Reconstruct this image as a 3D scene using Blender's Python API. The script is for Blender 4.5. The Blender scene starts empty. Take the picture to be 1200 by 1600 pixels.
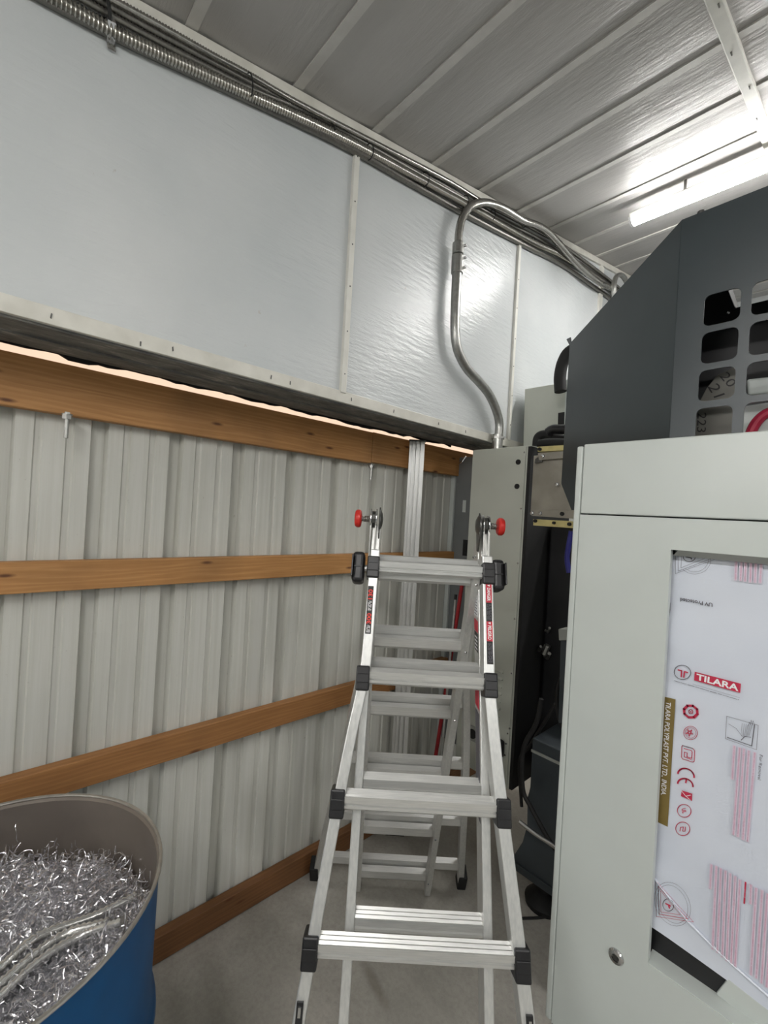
import bpy, bmesh, math, random
import numpy as np
from mathutils import Vector, Matrix
random.seed(4); rng = np.random.default_rng(4)
S = bpy.context.scene
COL = S.collection
# ------------------------------------------------------------------ camera, world, exposure
FOC, YAW, PITCH, ROLL, EYE = 686.0, .8298, .0039, .0583, 1.60
fw = Vector((-math.sin(YAW)*math.cos(PITCH), math.cos(YAW)*math.cos(PITCH), math.sin(PITCH)))
rt = fw.cross(Vector((0, 0, 1))).normalized(); up = rt.cross(fw)
rt, up = rt*math.cos(ROLL)+up*math.sin(ROLL), up*math.cos(ROLL)-rt*math.sin(ROLL)
cam = bpy.data.cameras.new('camera'); camo = bpy.data.objects.new('camera', cam); COL.objects.link(camo)
cam.sensor_fit = 'HORIZONTAL'; cam.sensor_width = 36.0; cam.lens = FOC/1200*36.0
cam.clip_start = .02; cam.clip_end = 200
camo.matrix_world = Matrix(((rt.x, up.x, -fw.x, 0), (rt.y, up.y, -fw.y, 0), (rt.z, up.z, -fw.z, EYE), (0, 0, 0, 1)))
S.camera = camo
W = bpy.data.worlds.new('world'); S.world = W; W.use_nodes = True
bg = W.node_tree.nodes['Background']; bg.inputs[0].default_value = (1.0, .74, .54, 1); bg.inputs[1].default_value = 1.05
S.view_settings.view_transform = 'Standard'; S.view_settings.look = 'None'
S.view_settings.gamma = 1; S.view_settings.use_curve_mapping = False
S.view_settings.exposure = 0.0
TUBE = 80.0          # emission of the ceiling tubes

# ------------------------------------------------------------------ helpers: measured points
EYEP = Vector((0, 0, EYE))
def ray(u, v): return fw + rt*((u-600)/FOC) - up*((v-800)/FOC)
def hx(u, v, x): d = ray(u, v); return EYEP + d*(x/d.x)
def hy(u, v, y): d = ray(u, v); return EYEP + d*(y/d.y)
def hz(u, v, z): d = ray(u, v); return EYEP + d*((z-EYE)/d.z)
def hp(u, v, p, n): d = ray(u, v); n = Vector(n); return EYEP + d*((Vector(p)-EYEP).dot(n)/d.dot(n))

# ------------------------------------------------------------------ helpers: meshes
class MB:
    def __init__(s): s.v = []; s.f = []
    def add(s, vs, fs):
        o = len(s.v); s.v += [tuple(p) for p in vs]; s.f += [tuple(i+o for i in f) for f in fs]; return s
    def box(s, lo, hi):
        x0, y0, z0 = [min(a, b) for a, b in zip(lo, hi)]; x1, y1, z1 = [max(a, b) for a, b in zip(lo, hi)]
        return s.add([(x0,y0,z0),(x1,y0,z0),(x1,y1,z0),(x0,y1,z0),(x0,y0,z1),(x1,y0,z1),(x1,y1,z1),(x0,y1,z1)],
                     [(0,3,2,1),(4,5,6,7),(0,1,5,4),(1,2,6,5),(2,3,7,6),(3,0,4,7)])
    def obox(s, c, ax, ay, az):           # oriented box from half-axis vectors
        c, ax, ay, az = map(Vector, (c, ax, ay, az)); P = []
        for k in (-1, 1):
            for i, j in ((-1,-1),(1,-1),(1,1),(-1,1)): P.append(c+ax*i+ay*j+az*k)
        return s.add(P, [(0,3,2,1),(4,5,6,7),(0,1,5,4),(1,2,6,5),(2,3,7,6),(3,0,4,7)])
    def prism(s, pts, ext):               # polygon extruded by a vector
        pts = [Vector(p) for p in pts]; e = Vector(ext); n = len(pts)
        return s.add(pts+[p+e for p in pts], [tuple(range(n))[::-1], tuple(range(n, 2*n))]+[(i, (i+1)%n, n+(i+1)%n, n+i) for i in range(n)])
    def sweep(s, path, prof, ax, ay):     # profile (list of (i,j)) swept with fixed axes
        ax, ay = Vector(ax), Vector(ay); n = len(prof); P = []
        for p in path:
            p = Vector(p)
            for i, j in prof: P.append(p+ax*i+ay*j)
        F = [tuple(range(n))[::-1], tuple(range(n*(len(path)-1), n*len(path)))]
        for k in range(len(path)-1):
            for i in range(n): F.append((k*n+i, k*n+(i+1)%n, (k+1)*n+(i+1)%n, (k+1)*n+i))
        return s.add(P, F)
    def tube(s, path, r, seg=10, cap=True):
        path = [Vector(p) for p in path]; m = len(path); P = []
        rr = r if isinstance(r, (list, tuple)) else [r]*m
        t0 = (path[1]-path[0]).normalized(); nrm = t0.orthogonal().normalized()
        for k, p in enumerate(path):
            t = (path[min(k+1, m-1)]-path[max(k-1, 0)]).normalized()
            nrm = (nrm-t*nrm.dot(t)).normalized(); b = t.cross(nrm)
            for i in range(seg):
                a = 2*math.pi*i/seg; P.append(p+(nrm*math.cos(a)+b*math.sin(a))*rr[k])
        F = []
        for k in range(m-1):
            for i in range(seg): F.append((k*seg+i, k*seg+(i+1)%seg, (k+1)*seg+(i+1)%seg, (k+1)*seg+i))
        if cap: F += [tuple(range(seg))[::-1], tuple(range((m-1)*seg, m*seg))]
        return s.add(P, F)
    def cyl(s, p0, p1, r, seg=16, r1=None): return s.tube([p0, p1], [r, r if r1 is None else r1], seg)
    def lathe(s, c, axis, prof, seg=32, cap=True):  # prof: (radius, along axis)
        c = Vector(c); ax = Vector(axis).normalized(); n = ax.orthogonal().normalized(); b = ax.cross(n); P = []; m = len(prof)
        for r, h in prof:
            for i in range(seg):
                a = 2*math.pi*i/seg; P.append(c+ax*h+(n*math.cos(a)+b*math.sin(a))*r)
        F = []
        for k in range(m-1):
            for i in range(seg): F.append((k*seg+i, k*seg+(i+1)%seg, (k+1)*seg+(i+1)%seg, (k+1)*seg+i))
        if prof[0][0] > 1e-4: F.append(tuple(range(seg))[::-1])
        if prof[-1][0] > 1e-4 and cap: F.append(tuple(range((m-1)*seg, m*seg)))
        return s.add(P, F)
    def sphere(s, c, r, sc=(1, 1, 1), seg=12):
        c = Vector(c); P = []; F = []; n = seg//2
        for k in range(n+1):
            th = math.pi*k/n
            for i in range(seg):
                a = 2*math.pi*i/seg
                P.append(c+Vector((r*sc[0]*math.sin(th)*math.cos(a), r*sc[1]*math.sin(th)*math.sin(a), r*sc[2]*math.cos(th))))
        for k in range(n):
            for i in range(seg): F.append((k*seg+i, (k+1)*seg+i, (k+1)*seg+(i+1)%seg, k*seg+(i+1)%seg))
        return s.add(P, F)

def spline(pts, n=8):
    pts = [Vector(p) for p in pts]; P = [pts[0]*2-pts[1]]+pts+[pts[-1]*2-pts[-2]]; out = []
    for i in range(1, len(P)-2):
        for k in range(n):
            t = k/n; a, b, c, d = P[i-1], P[i], P[i+1], P[i+2]
            out.append(.5*((2*b)+(c-a)*t+(2*a-5*b+4*c-d)*t*t+(3*b-a-3*c+d)*t*t*t))
    out.append(pts[-1]); return out
def resample(path, step):
    path = [Vector(p) for p in path]; out = [path[0]]; acc = 0
    for a, b in zip(path, path[1:]):
        L = (b-a).length
        while acc+L >= step:
            t = (step-acc)/L; a = a+(b-a)*t; out.append(a); L = (b-a).length; acc = 0
        acc += L
    return out
def ribbed(path, r, pitch=.0075, depth=.16, seg=10):   # spiral-wound metal hose
    p = resample(path, pitch/2); rr = [r*(1 if i % 2 else 1-depth) for i in range(len(p))]
    return MB().tube(p, rr, seg)

def obj(name, mb, mat, parent=None, smooth=False, bevel=0, seg=2, angle=35):
    me = bpy.data.meshes.new(name); vs = mb.v
    if parent is not None:
        inv = parent['_m']; M = Matrix([inv[i*4:i*4+4] for i in range(4)]).inverted(); vs = [tuple(M @ Vector(p)) for p in vs]
    me.from_pydata(vs, [], mb.f); me.validate()
    bm = bmesh.new(); bm.from_mesh(me); bmesh.ops.recalc_face_normals(bm, faces=bm.faces); bm.to_mesh(me); bm.free()
    o = bpy.data.objects.new(name, me); COL.objects.link(o); me.materials.append(mat)
    if parent is not None:
        o.parent = parent
        o['_m'] = list(parent['_m'])
    else: o['_m'] = [c for r in Matrix.Identity(4) for c in r]
    if smooth:
        for p in me.polygons: p.use_smooth = True
        me.set_sharp_from_angle(angle=math.radians(angle))
    if bevel:
        b = o.modifiers.new('bevel', 'BEVEL'); b.width = bevel; b.segments = seg; b.limit_method = 'ANGLE'
        b.harden_normals = False
    return o
def tag(o, label, cat, group=None):
    o['label'] = label; o['category'] = cat
    if group: o['group'] = group
    return o
def thing(name, label, cat, loc, rz=0, group=None):
    o = bpy.data.objects.new(name, None); COL.objects.link(o); o.empty_display_size = .05
    o.location = loc; o.rotation_euler = (0, 0, rz)
    M = Matrix.Translation(Vector(loc)) @ Matrix.Rotation(rz, 4, 'Z'); o['_m'] = [c for r in M for c in r]
    return tag(o, label, cat, group)
def struct(name, mb, mat, **k):
    o = obj(name, mb, mat, **k); o['kind'] = 'structure'; return o

_tc = {}
def text2d(s, bold=0.0, shear=0.0):
    key = (s, bold, shear)
    if key not in _tc:
        c = bpy.data.curves.new('t', 'FONT'); c.body = s; c.fill_mode = 'FRONT'; c.offset = bold; c.shear = shear; c.resolution_u = 3
        o = bpy.data.objects.new('t', c); COL.objects.link(o); bpy.context.view_layer.update()
        me = bpy.data.meshes.new_from_object(o.evaluated_get(bpy.context.evaluated_depsgraph_get()))
        vs = [(v.co.x, v.co.y) for v in me.vertices]; fs = [tuple(p.vertices) for p in me.polygons]
        bpy.data.objects.remove(o); bpy.data.curves.remove(c); bpy.data.meshes.remove(me)
        _tc[key] = (vs, fs)
    return _tc[key]
def put_text(mb, s, p0, p1, ptop, bold=0.01, shear=0, cap=.70):   # baseline p0->p1, cap height at ptop (above p0)
    vs, fs = text2d(s, bold, shear); x0 = min(v[0] for v in vs); x1 = max(v[0] for v in vs)
    p0, p1, ptop = Vector(p0), Vector(p1), Vector(ptop); ex = (p1-p0)/(x1-x0); ey = (ptop-p0)/cap
    return mb.add([p0+ex*(v[0]-x0)+ey*v[1] for v in vs], fs)
def cut_sheet(name, outer, holes, to3d, nrm, th, mat, parent):     # sheet with holes; outlines in 2D
    c = bpy.data.curves.new('c', 'CURVE'); c.dimensions = '2D'; c.fill_mode = 'BOTH'
    for poly in [outer]+holes:
        sp = c.splines.new('POLY'); sp.points.add(len(poly)-1); sp.use_cyclic_u = True
        for i, p in enumerate(poly): sp.points[i].co = (p[0], p[1], 0, 1)
    c.extrude = th/2
    o = bpy.data.objects.new('c', c); COL.objects.link(o); bpy.context.view_layer.update()
    me = bpy.data.meshes.new_from_object(o.evaluated_get(bpy.context.evaluated_depsgraph_get()))
    mb = MB(); n = Vector(nrm)
    mb.add([to3d(v.co.x, v.co.y)+n*v.co.z for v in me.vertices], [tuple(p.vertices) for p in me.polygons])
    bpy.data.objects.remove(o); bpy.data.curves.remove(c); bpy.data.meshes.remove(me)
    return obj(name, mb, mat, parent)
def rrect(cx, cy, w, h, r, n=5):
    P = []
    for sx, sy, a0 in ((1, 1, 0), (-1, 1, 90), (-1, -1, 180), (1, -1, 270)):
        for k in range(n+1):
            a = math.radians(a0+90*k/n); P.append((cx+sx*(w/2-r)+r*math.cos(a), cy+sy*(h/2-r)+r*math.sin(a)))
    return P

# ------------------------------------------------------------------ helpers: materials
def srgb(r, g, b):
    f = lambda c: (c/255/12.92) if c/255 <= .04045 else ((c/255+.055)/1.055)**2.4
    return (f(r), f(g), f(b), 1)
class NT:
    def __init__(s, name):
        s.m = bpy.data.materials.new(name); s.m.use_nodes = True; s.t = s.m.node_tree; s.b = s.t.nodes['Principled BSDF']
    def n(s, kind, **k):
        nd = s.t.nodes.new(kind)
        for a, v in k.items():
            if a.startswith('i_'): nd.inputs[a[2:].replace('_', ' ')].default_value = v
            else: setattr(nd, a, v)
        return nd
    def l(s, a, b): s.t.links.new(a, b)
    def coords(s, scale=(1, 1, 1), rot=(0, 0, 0)):
        tc = s.n('ShaderNodeTexCoord'); mp = s.n('ShaderNodeMapping'); mp.inputs['Scale'].default_value = scale; mp.inputs['Rotation'].default_value = rot
        s.l(tc.outputs['Object'], mp.inputs['Vector']); return mp.outputs[0]
    def noise(s, vec, scale, detail=3, rough=.5):
        n = s.n('ShaderNodeTexNoise'); n.inputs['Scale'].default_value = scale; n.inputs['Detail'].default_value = detail; n.inputs['Roughness'].default_value = rough
        s.l(vec, n.inputs['Vector']); return n.outputs['Fac']
    def ramp(s, fac, stops):
        r = s.n('ShaderNodeValToRGB'); e = r.color_ramp.elements
        e[0].position, e[0].color = stops[0]; e[1].position, e[1].color = stops[-1]
        for p, c in stops[1:-1]: x = e.new(p); x.color = c
        s.l(fac, r.inputs[0]); return r.outputs[0]
    def mix(s, fac, a, b, mode='MIX'):
        m = s.n('ShaderNodeMix', data_type='RGBA', blend_type=mode)
        if isinstance(fac, (int, float)): m.inputs[0].default_value = fac
        else: s.l(fac, m.inputs[0])
        for sock, x in ((m.inputs[6], a), (m.inputs[7], b)):
            if isinstance(x, tuple): sock.default_value = x
            else: s.l(x, sock)
        return m.outputs[2]
    def bump(s, h, st=.2, d=.002):
        b = s.n('ShaderNodeBump'); b.inputs['Strength'].default_value = st; b.inputs['Distance'].default_value = d
        s.l(h, b.inputs['Height']); s.l(b.outputs[0], s.b.inputs['Normal'])
    def set(s, col=None, rough=None, metal=None, spec=None):
        if col is not None:
            if isinstance(col, tuple): s.b.inputs['Base Color'].default_value = col
            else: s.l(col, s.b.inputs['Base Color'])
        if rough is not None:
            if isinstance(rough, (int, float)): s.b.inputs['Roughness'].default_value = rough
            else: s.l(rough, s.b.inputs['Roughness'])
        if metal is not None: s.b.inputs['Metallic'].default_value = metal
        if spec is not None: s.b.inputs['Specular IOR Level'].default_value = spec
        return s.m
def plain(name, c, rough=.5, metal=0, var=.06, scale=30, bump=0, spec=.5):
    t = NT(name); v = t.coords(); f = t.noise(v, scale, 4)
    c = tuple(c); d = tuple(x*(1-var) for x in c[:3])+(1,); e = tuple(min(1, x*(1+var)) for x in c[:3])+(1,)
    col = t.ramp(f, [(.35, d), (.65, e)])
    if bump: t.bump(t.noise(v, scale*6, 3), .3, bump)
    return t.set(col, rough, metal, spec)
M = {}
def mk_materials():
    # white poly-lined wall: glossy film, horizontal wrinkles, a few scuffs
    t = NT('white_wall_film'); v = t.coords()
    base = t.ramp(t.noise(v, 2.2, 4), [(.3, srgb(192, 197, 198)), (.7, srgb(206, 209, 209))])
    sc = t.ramp(t.noise(t.coords((1, 22, 16)), 1.0, 5, .6), [(.735, (0, 0, 0, 1)), (.76, (1, 1, 1, 1))])
    t.set(t.mix(sc, base, srgb(188, 187, 184)), .24, 0, .5)
    w1 = t.noise(t.coords((1, 6, 36)), 1.6, 5, .6); w2 = t.noise(v, 3.0, 3)
    h = t.n('ShaderNodeMath', operation='ADD'); t.l(w1, h.inputs[0]); t.l(w2, h.inputs[1]); t.bump(h.outputs[0], .55, .006)
    M['wall'] = t.m
    t = NT('white_ceiling_film'); v = t.coords()
    base = t.ramp(t.noise(v, 1.8, 4), [(.3, srgb(178, 176, 174)), (.7, srgb(192, 190, 188))])
    t.set(base, .42, 0, .4); t.bump(t.noise(t.coords((3, 14, 1)), 3, 5, .65), .5, .006); M['ceil'] = t.m
    M['batten'] = plain('white_batten_paint', srgb(214, 213, 205), .5, 0, .05, 20)
    t = NT('cream_trim_paint'); v = t.coords()
    M['tape'] = plain('ceiling_seam_paint', srgb(208, 206, 202), .5, 0, .05, 20)
    M['trim'] = t.set(t.ramp(t.noise(v, 14, 5), [(.3, srgb(200, 198, 188)), (.7, srgb(218, 216, 207))]), .5)
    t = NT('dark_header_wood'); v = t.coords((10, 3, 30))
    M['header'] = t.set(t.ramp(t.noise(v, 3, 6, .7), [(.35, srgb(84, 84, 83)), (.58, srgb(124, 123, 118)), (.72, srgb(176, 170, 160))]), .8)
    # wood for the girts: grain along y
    def wood(name, a, b, c, seed):
        t = NT(name); tc = t.n('ShaderNodeTexCoord'); mp = t.n('ShaderNodeMapping'); mp.inputs['Scale'].default_value = (14, 1.1, 14); mp.inputs['Location'].default_value = (seed, seed*2, seed)
        t.l(tc.outputs['Object'], mp.inputs[0]); warp = t.n('ShaderNodeTexNoise'); warp.inputs['Scale'].default_value = 1.4; t.l(mp.outputs[0], warp.inputs['Vector'])
        wv = t.n('ShaderNodeTexWave', wave_type='RINGS', rings_direction='Y'); wv.inputs['Scale'].default_value = .9; wv.inputs['Distortion'].default_value = 9; wv.inputs['Detail'].default_value = 3; wv.inputs['Detail Scale'].default_value = 1.2
        t.l(mp.outputs[0], wv.inputs['Vector'])
        grain = t.noise(t.coords((60, 2, 60)), 3, 4, .6)
        base = t.ramp(wv.outputs['Fac'], [(0, a), (.5, b), (1, a)])
        base = t.mix(t.ramp(grain, [(.35, (0, 0, 0, 1)), (.8, (.6, .6, .6, 1))]), base, c)
        vo = t.n('ShaderNodeTexVoronoi'); vo.inputs['Scale'].default_value = 1; vo.voronoi_dimensions = '2D'; sx = t.n('ShaderNodeSeparateXYZ'); cx = t.n('ShaderNodeCombineXYZ'); t.l(t.coords((1, 2.6, 9)), sx.inputs[0]); t.l(sx.outputs[1], cx.inputs[0]); t.l(sx.outputs[2], cx.inputs[1]); t.l(cx.outputs[0], vo.inputs['Vector'])
        kn = t.ramp(vo.outputs['Distance'], [(.02, (1, 1, 1, 1)), (.07, (0, 0, 0, 1))])
        base = t.mix(kn, base, srgb(92, 52, 24)); dirt = t.ramp(t.noise(t.coords((1, 1, 1)), 3.5, 4), [(.5, (0, 0, 0, 1)), (.8, (.45, .45, .45, 1))])
        base = t.mix(dirt, base, srgb(96, 70, 42)); t.bump(grain, .25, .001); return t.set(base, .6)
    M['wood'] = wood('pine_board', srgb(174, 126, 74), srgb(190, 142, 88), srgb(148, 100, 54), 0)
    M['wood2'] = wood('pine_board_dark', srgb(150, 105, 60), srgb(166, 118, 70), srgb(122, 80, 42), 7)
    M['wood3'] = wood('pine_sill_board', srgb(112, 74, 42), srgb(126, 86, 50), srgb(88, 58, 32), 13)
    # painted steel siding with rain streaks
    t = NT('offwhite_steel_siding'); st = t.noise(t.coords((1, 26, .7)), 2, 5, .65); sp = t.noise(t.coords((1, 30, 14)), 2.5, 4, .7)
    base = t.ramp(st, [(.32, srgb(191, 191, 182)), (.62, srgb(202, 202, 195))])
    base = t.mix(t.ramp(sp, [(.67, (0, 0, 0, 1)), (.76, (.6, .6, .6, 1))]), base, srgb(150, 146, 136)); M['siding'] = t.set(base, .42, 0, .5)
    # concrete
    t = NT('grey_concrete'); v = t.coords()
    base = t.ramp(t.noise(v, 2.0, 7, .62), [(.3, srgb(140, 137, 130)), (.5, srgb(160, 157, 149)), (.72, srgb(180, 176, 168))])
    base = t.mix(t.ramp(t.noise(v, 60, 4, .7), [(.4, (0, 0, 0, 1)), (.75, (.35, .35, .35, 1))]), base, srgb(110, 106, 100))
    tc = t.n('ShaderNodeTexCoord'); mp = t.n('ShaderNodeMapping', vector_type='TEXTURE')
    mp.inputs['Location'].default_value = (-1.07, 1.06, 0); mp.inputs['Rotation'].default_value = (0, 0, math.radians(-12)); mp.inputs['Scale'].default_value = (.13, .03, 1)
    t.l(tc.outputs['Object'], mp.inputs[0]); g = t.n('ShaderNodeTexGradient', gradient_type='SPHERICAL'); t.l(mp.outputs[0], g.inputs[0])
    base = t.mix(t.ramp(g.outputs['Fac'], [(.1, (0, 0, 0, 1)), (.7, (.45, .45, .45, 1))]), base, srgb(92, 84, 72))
    t.bump(t.noise(v, 40, 4), .15, .002); M['concrete'] = t.set(base, .5, 0, .4)
    for key, nm, sc_ in (('alu', 'aluminium', (30, 30, 4)), ('alu_rung', 'fluted_aluminium', (3, 60, 60))):
        t = NT(nm); v = t.coords(sc_); f = t.noise(v, 6, 4)
        M[key] = t.set(t.ramp(f, [(.3, srgb(206, 207, 205)), (.7, srgb(222, 222, 219))]), t.ramp(f, [(.3, (.32,)*3+(1,)), (.7, (.44,)*3+(1,))]), .68)
    M['alu_dull'] = plain('dull_aluminium', srgb(172, 172, 168), .5, .7, .08, 40)
    M['hosedark'] = plain('dull_galvanised_hose', srgb(128, 126, 121), .32, .9, .12, 120)
    M['offcut'] = plain('bright_offcut_hose', srgb(214, 214, 212), .25, .85, .1, 120)
    M['chrome'] = plain('chrome', srgb(200, 200, 200), .18, 1, .03, 40)
    M['steel'] = plain('galvanised_steel', srgb(168, 168, 164), .32, .95, .1, 60)
    M['hose'] = plain('galvanised_hose', srgb(178, 176, 170), .24, .95, .12, 120)
    M['steel_dark'] = plain('dark_steel', srgb(96, 96, 94), .35, .9, .1, 60)
    M['black'] = plain('black_plastic', srgb(26, 26, 28), .38, 0, .1, 60, .0005)
    M['rubber'] = plain('black_rubber', srgb(18, 18, 18), .7, 0, .1, 60)
    M['red'] = plain('red_plastic', srgb(196, 40, 32), .4, 0, .06, 40)
    M['redpole'] = plain('dark_red_fibreglass', srgb(150, 28, 34), .45, 0, .1, 40)
    M['panel'] = plain('light_grey_powder_coat', srgb(195, 201, 197), .30, 0, .02, 6, .0003)
    M['panel_side'] = plain('mid_grey_powder_coat', srgb(146, 148, 142), .42, 0, .03, 8, .0003)
    M['cab'] = plain('grey_cabinet_paint', srgb(186, 189, 179), .4, 0, .04, 5, .0002)
    M['cover'] = plain('charcoal_powder_coat', srgb(47, 55, 58), .33, 0, .05, 8, .0004)
    M['doorgrey'] = plain('dark_grey_door_paint', srgb(112, 115, 115), .5, 0, .05, 8)
    M['slate'] = plain('slate_powder_coat', srgb(52, 58, 62), .5, 0, .06, 10)
    M['inside'] = plain('black_machine_paint', srgb(22, 22, 24), .5, 0, .2, 12)
    M['cast'] = plain('grey_casting_paint', srgb(112, 110, 102), .5, 0, .08, 10)
    M['plate'] = plain('machined_plate', srgb(150, 146, 136), .4, .5, .12, 12)
    M['zinc'] = plain('yellow_zinc_bar', srgb(196, 184, 128), .4, .4, .1, 25)
    M['blue'] = plain('blue_drum_enamel', srgb(0, 74, 124), .42, 0, .08, 12, 0, .3)
    M['bluecable'] = plain('blue_cable', srgb(36, 36, 120), .5)
    M['drumin'] = plain('drum_inner_steel', srgb(122, 114, 106), .42, .5, .14, 6)
    M['rim'] = plain('worn_rim_metal', srgb(176, 172, 164), .35, .8, .15, 30)
    M['swarf'] = plain('bright_metal_swarf', srgb(224, 224, 228), .24, .92, .12, 80)
    M['film'] = None
    t = NT('protective_film'); v = t.coords()
    t.set(t.ramp(t.noise(v, 5, 3), [(.3, srgb(208, 214, 226)), (.7, srgb(216, 221, 231))]), .28, 0, .5)
    t.bump(t.noise(v, 11, 5, .6), .3, .004); M['film'] = t.m
    M['pcrim'] = plain('printed_crimson', srgb(190, 40, 72), .5, 0, .03); M['ppink'] = plain('printed_pale_pink', srgb(206, 168, 188), .5, 0, .06, 200)
    M['pgrey'] = plain('printed_grey', srgb(92, 90, 98), .5, 0, .05); M['polive'] = plain('printed_olive', srgb(120, 102, 52), .5, 0, .08, 12)
    M['pwhite'] = plain('printed_white', srgb(236, 236, 238), .5, 0, .02); M['pblack'] = plain('printed_black', srgb(24, 22, 22), .5, 0, .1)
    M['pred'] = plain('printed_red', srgb(226, 52, 40), .5, 0, .03); M['pcrim2'] = plain('sticker_crimson', srgb(196, 32, 56), .45, 0, .03)
    M['ppale'] = plain('film_wash_pink', srgb(214, 202, 216), .4, 0, .03)
    t = NT('lamp_diffuser'); t.b.inputs['Emission Color'].default_value = (1, .985, .96, 1); t.b.inputs['Emission Strength'].default_value = TUBE; t.set((.9, .9, .9, 1), .5); M['tube'] = t.m
mk_materials()

# ------------------------------------------------------------------ the room
TAN = .2027; CY0, CZ0 = 1.092, 3.068
def cz(y): return CZ0+(y-CY0)*TAN
XW, XD = -1.32, -1.589
Y0, Y1, X1 = -3.6, 5.6, 4.2
struct('floor', MB().box((-1.75, Y0, -.1), (X1, Y1, 0)), M['concrete'])
BATY = [-2.67+.335*k for k in range(0, 25)]
# ceiling: film sagging a little between the battens
mb = MB(); nx = 24; xs = [XW-.05+(X1-XW+.05)*i/nx for i in range(nx+1)]; ys = []
ys = [Y0+(Y1-Y0)*k/165 for k in range(166)]
def sag(y): f = ((y-.0325)/.335) % 1.0; return .010*(4*f*(1-f))
P = [(x, y, cz(y)-sag(y)) for x in xs for y in ys]; n = len(ys)
ceil_bot = len(P); P2 = [(x, y, cz(y)+.12) for x in xs for y in ys]
F = []
for i in range(nx):
    for k in range(n-1):
        F.append((i*n+k, (i+1)*n+k, (i+1)*n+k+1, i*n+k+1))
mb.add(P, F); mb.prism([(xs[0], Y0, cz(Y0)+.02), (xs[-1], Y0, cz(Y0)+.02), (xs[-1], Y1, cz(Y1)+.02), (xs[0], Y1, cz(Y1)+.02)], (0, 0, .1))
ceiling = struct('ceiling', mb, M['ceil'], smooth=True)
for k in range(-8, 17):
    y = .0325+.335*k
    if Y0+.05 < y < Y1-.05:
        obj('ceiling_batten', MB().prism([(XW, y-.016, cz(y-.016)-.009), (XW, y+.016, cz(y+.016)-.009), (XW, y+.016, cz(y)+.015), (XW, y-.016, cz(y)+.015)], (X1-XW, 0, 0)), M['tape'], ceiling)
rafter = obj('ceiling_rafter_strip', MB().prism([(-.365, Y0, cz(Y0)-.022), (-.325, Y0, cz(Y0)-.022), (-.325, Y0, cz(Y0)), (-.365, Y0, cz(Y0))], (0, Y1-Y0, (Y1-Y0)*TAN)), M['batten'], ceiling, bevel=.004)
for k in range(12):
    y = .3+.24*k
    obj('staple', MB().box((-.352+.012*(k % 2), y, cz(y)-.025), (-.348+.012*(k % 2), y+.014, cz(y)-.02)), M['steel'], ceiling)
# upper wall
mb = MB(); mb.prism([(XW, Y0, 2.0), (XW, Y1, 2.0), (XW, Y1, cz(Y1)), (XW, Y0, cz(Y0))], (-.2, 0, 0))
wall = struct('wall_left', mb, M['wall'])
for y, w in ((.960, .024), (2.08, .022), (3.15, .05)):
    b = obj('wall_batten', MB().box((XW-.002, y-w/2, 2.035), (XW+.014, y+w/2, cz(y)-.052)), M['batten'], wall, bevel=.002)
    for k in range(6):
        z = 2.1+.16*k+.02*random.random()
        obj('nail', MB().cyl((XW+.012, y, z), (XW+.0155, y, z), .0028, 6), M['steel_dark'], b)
obj('bottom_trim', MB().box((XW-.002, Y0, 2.0), (XW+.010, Y1, 2.042)), M['trim'], wall, bevel=.002)
for i, (y, dz) in enumerate(((.10, .02), (.29, .012), (.37, .022), (.67, .02), (.74, .018), (1.0, .02), (1.22, .02), (1.5, .02), (1.7, .018))):
    obj('staple', MB().obox((XW+.0105, y, 2.0+dz), (.001, 0, 0), (0, .0015, .001*(i % 3-1)), (0, -.0008*(i % 3-1), .006)), M['steel_dark'], wall)
obj('top_trim', MB().prism([(XW-.002, Y0, cz(Y0)-.05), (XW+.014, Y0, cz(Y0)-.05), (XW+.014, Y0, cz(Y0)-.012), (XW-.002, Y0, cz(Y0)-.012)], (0, Y1-Y0, (Y1-Y0)*TAN)), M['trim'], wall)
# header beam under the upper wall (dark underside with ledges)
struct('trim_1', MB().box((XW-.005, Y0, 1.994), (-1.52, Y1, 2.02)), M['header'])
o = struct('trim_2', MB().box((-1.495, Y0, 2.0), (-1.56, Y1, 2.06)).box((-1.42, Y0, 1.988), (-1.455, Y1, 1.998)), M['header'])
# lower wall pieces away from the door, and the other room sides
struct('wall_left_lower', MB().box((XD-.1, 2.75, 0), (XD-.04, Y1, 2.0)).box((XD-.1, Y0, 0), (XD-.04, -1.3, 2.0)), M['siding'])
struct('wall_back', MB().box((-1.75, Y0-.1, 0), (X1+.1, Y0, 2.6)), M['wall'])
struct('wall_front', MB().box((-1.75, Y1, 0), (X1+.1, Y1+.1, 4.3)), M['wall'])
struct('wall_right', MB().box((X1, Y0, 0), (X1+.1, Y1, 4.3)), M['wall'])

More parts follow.
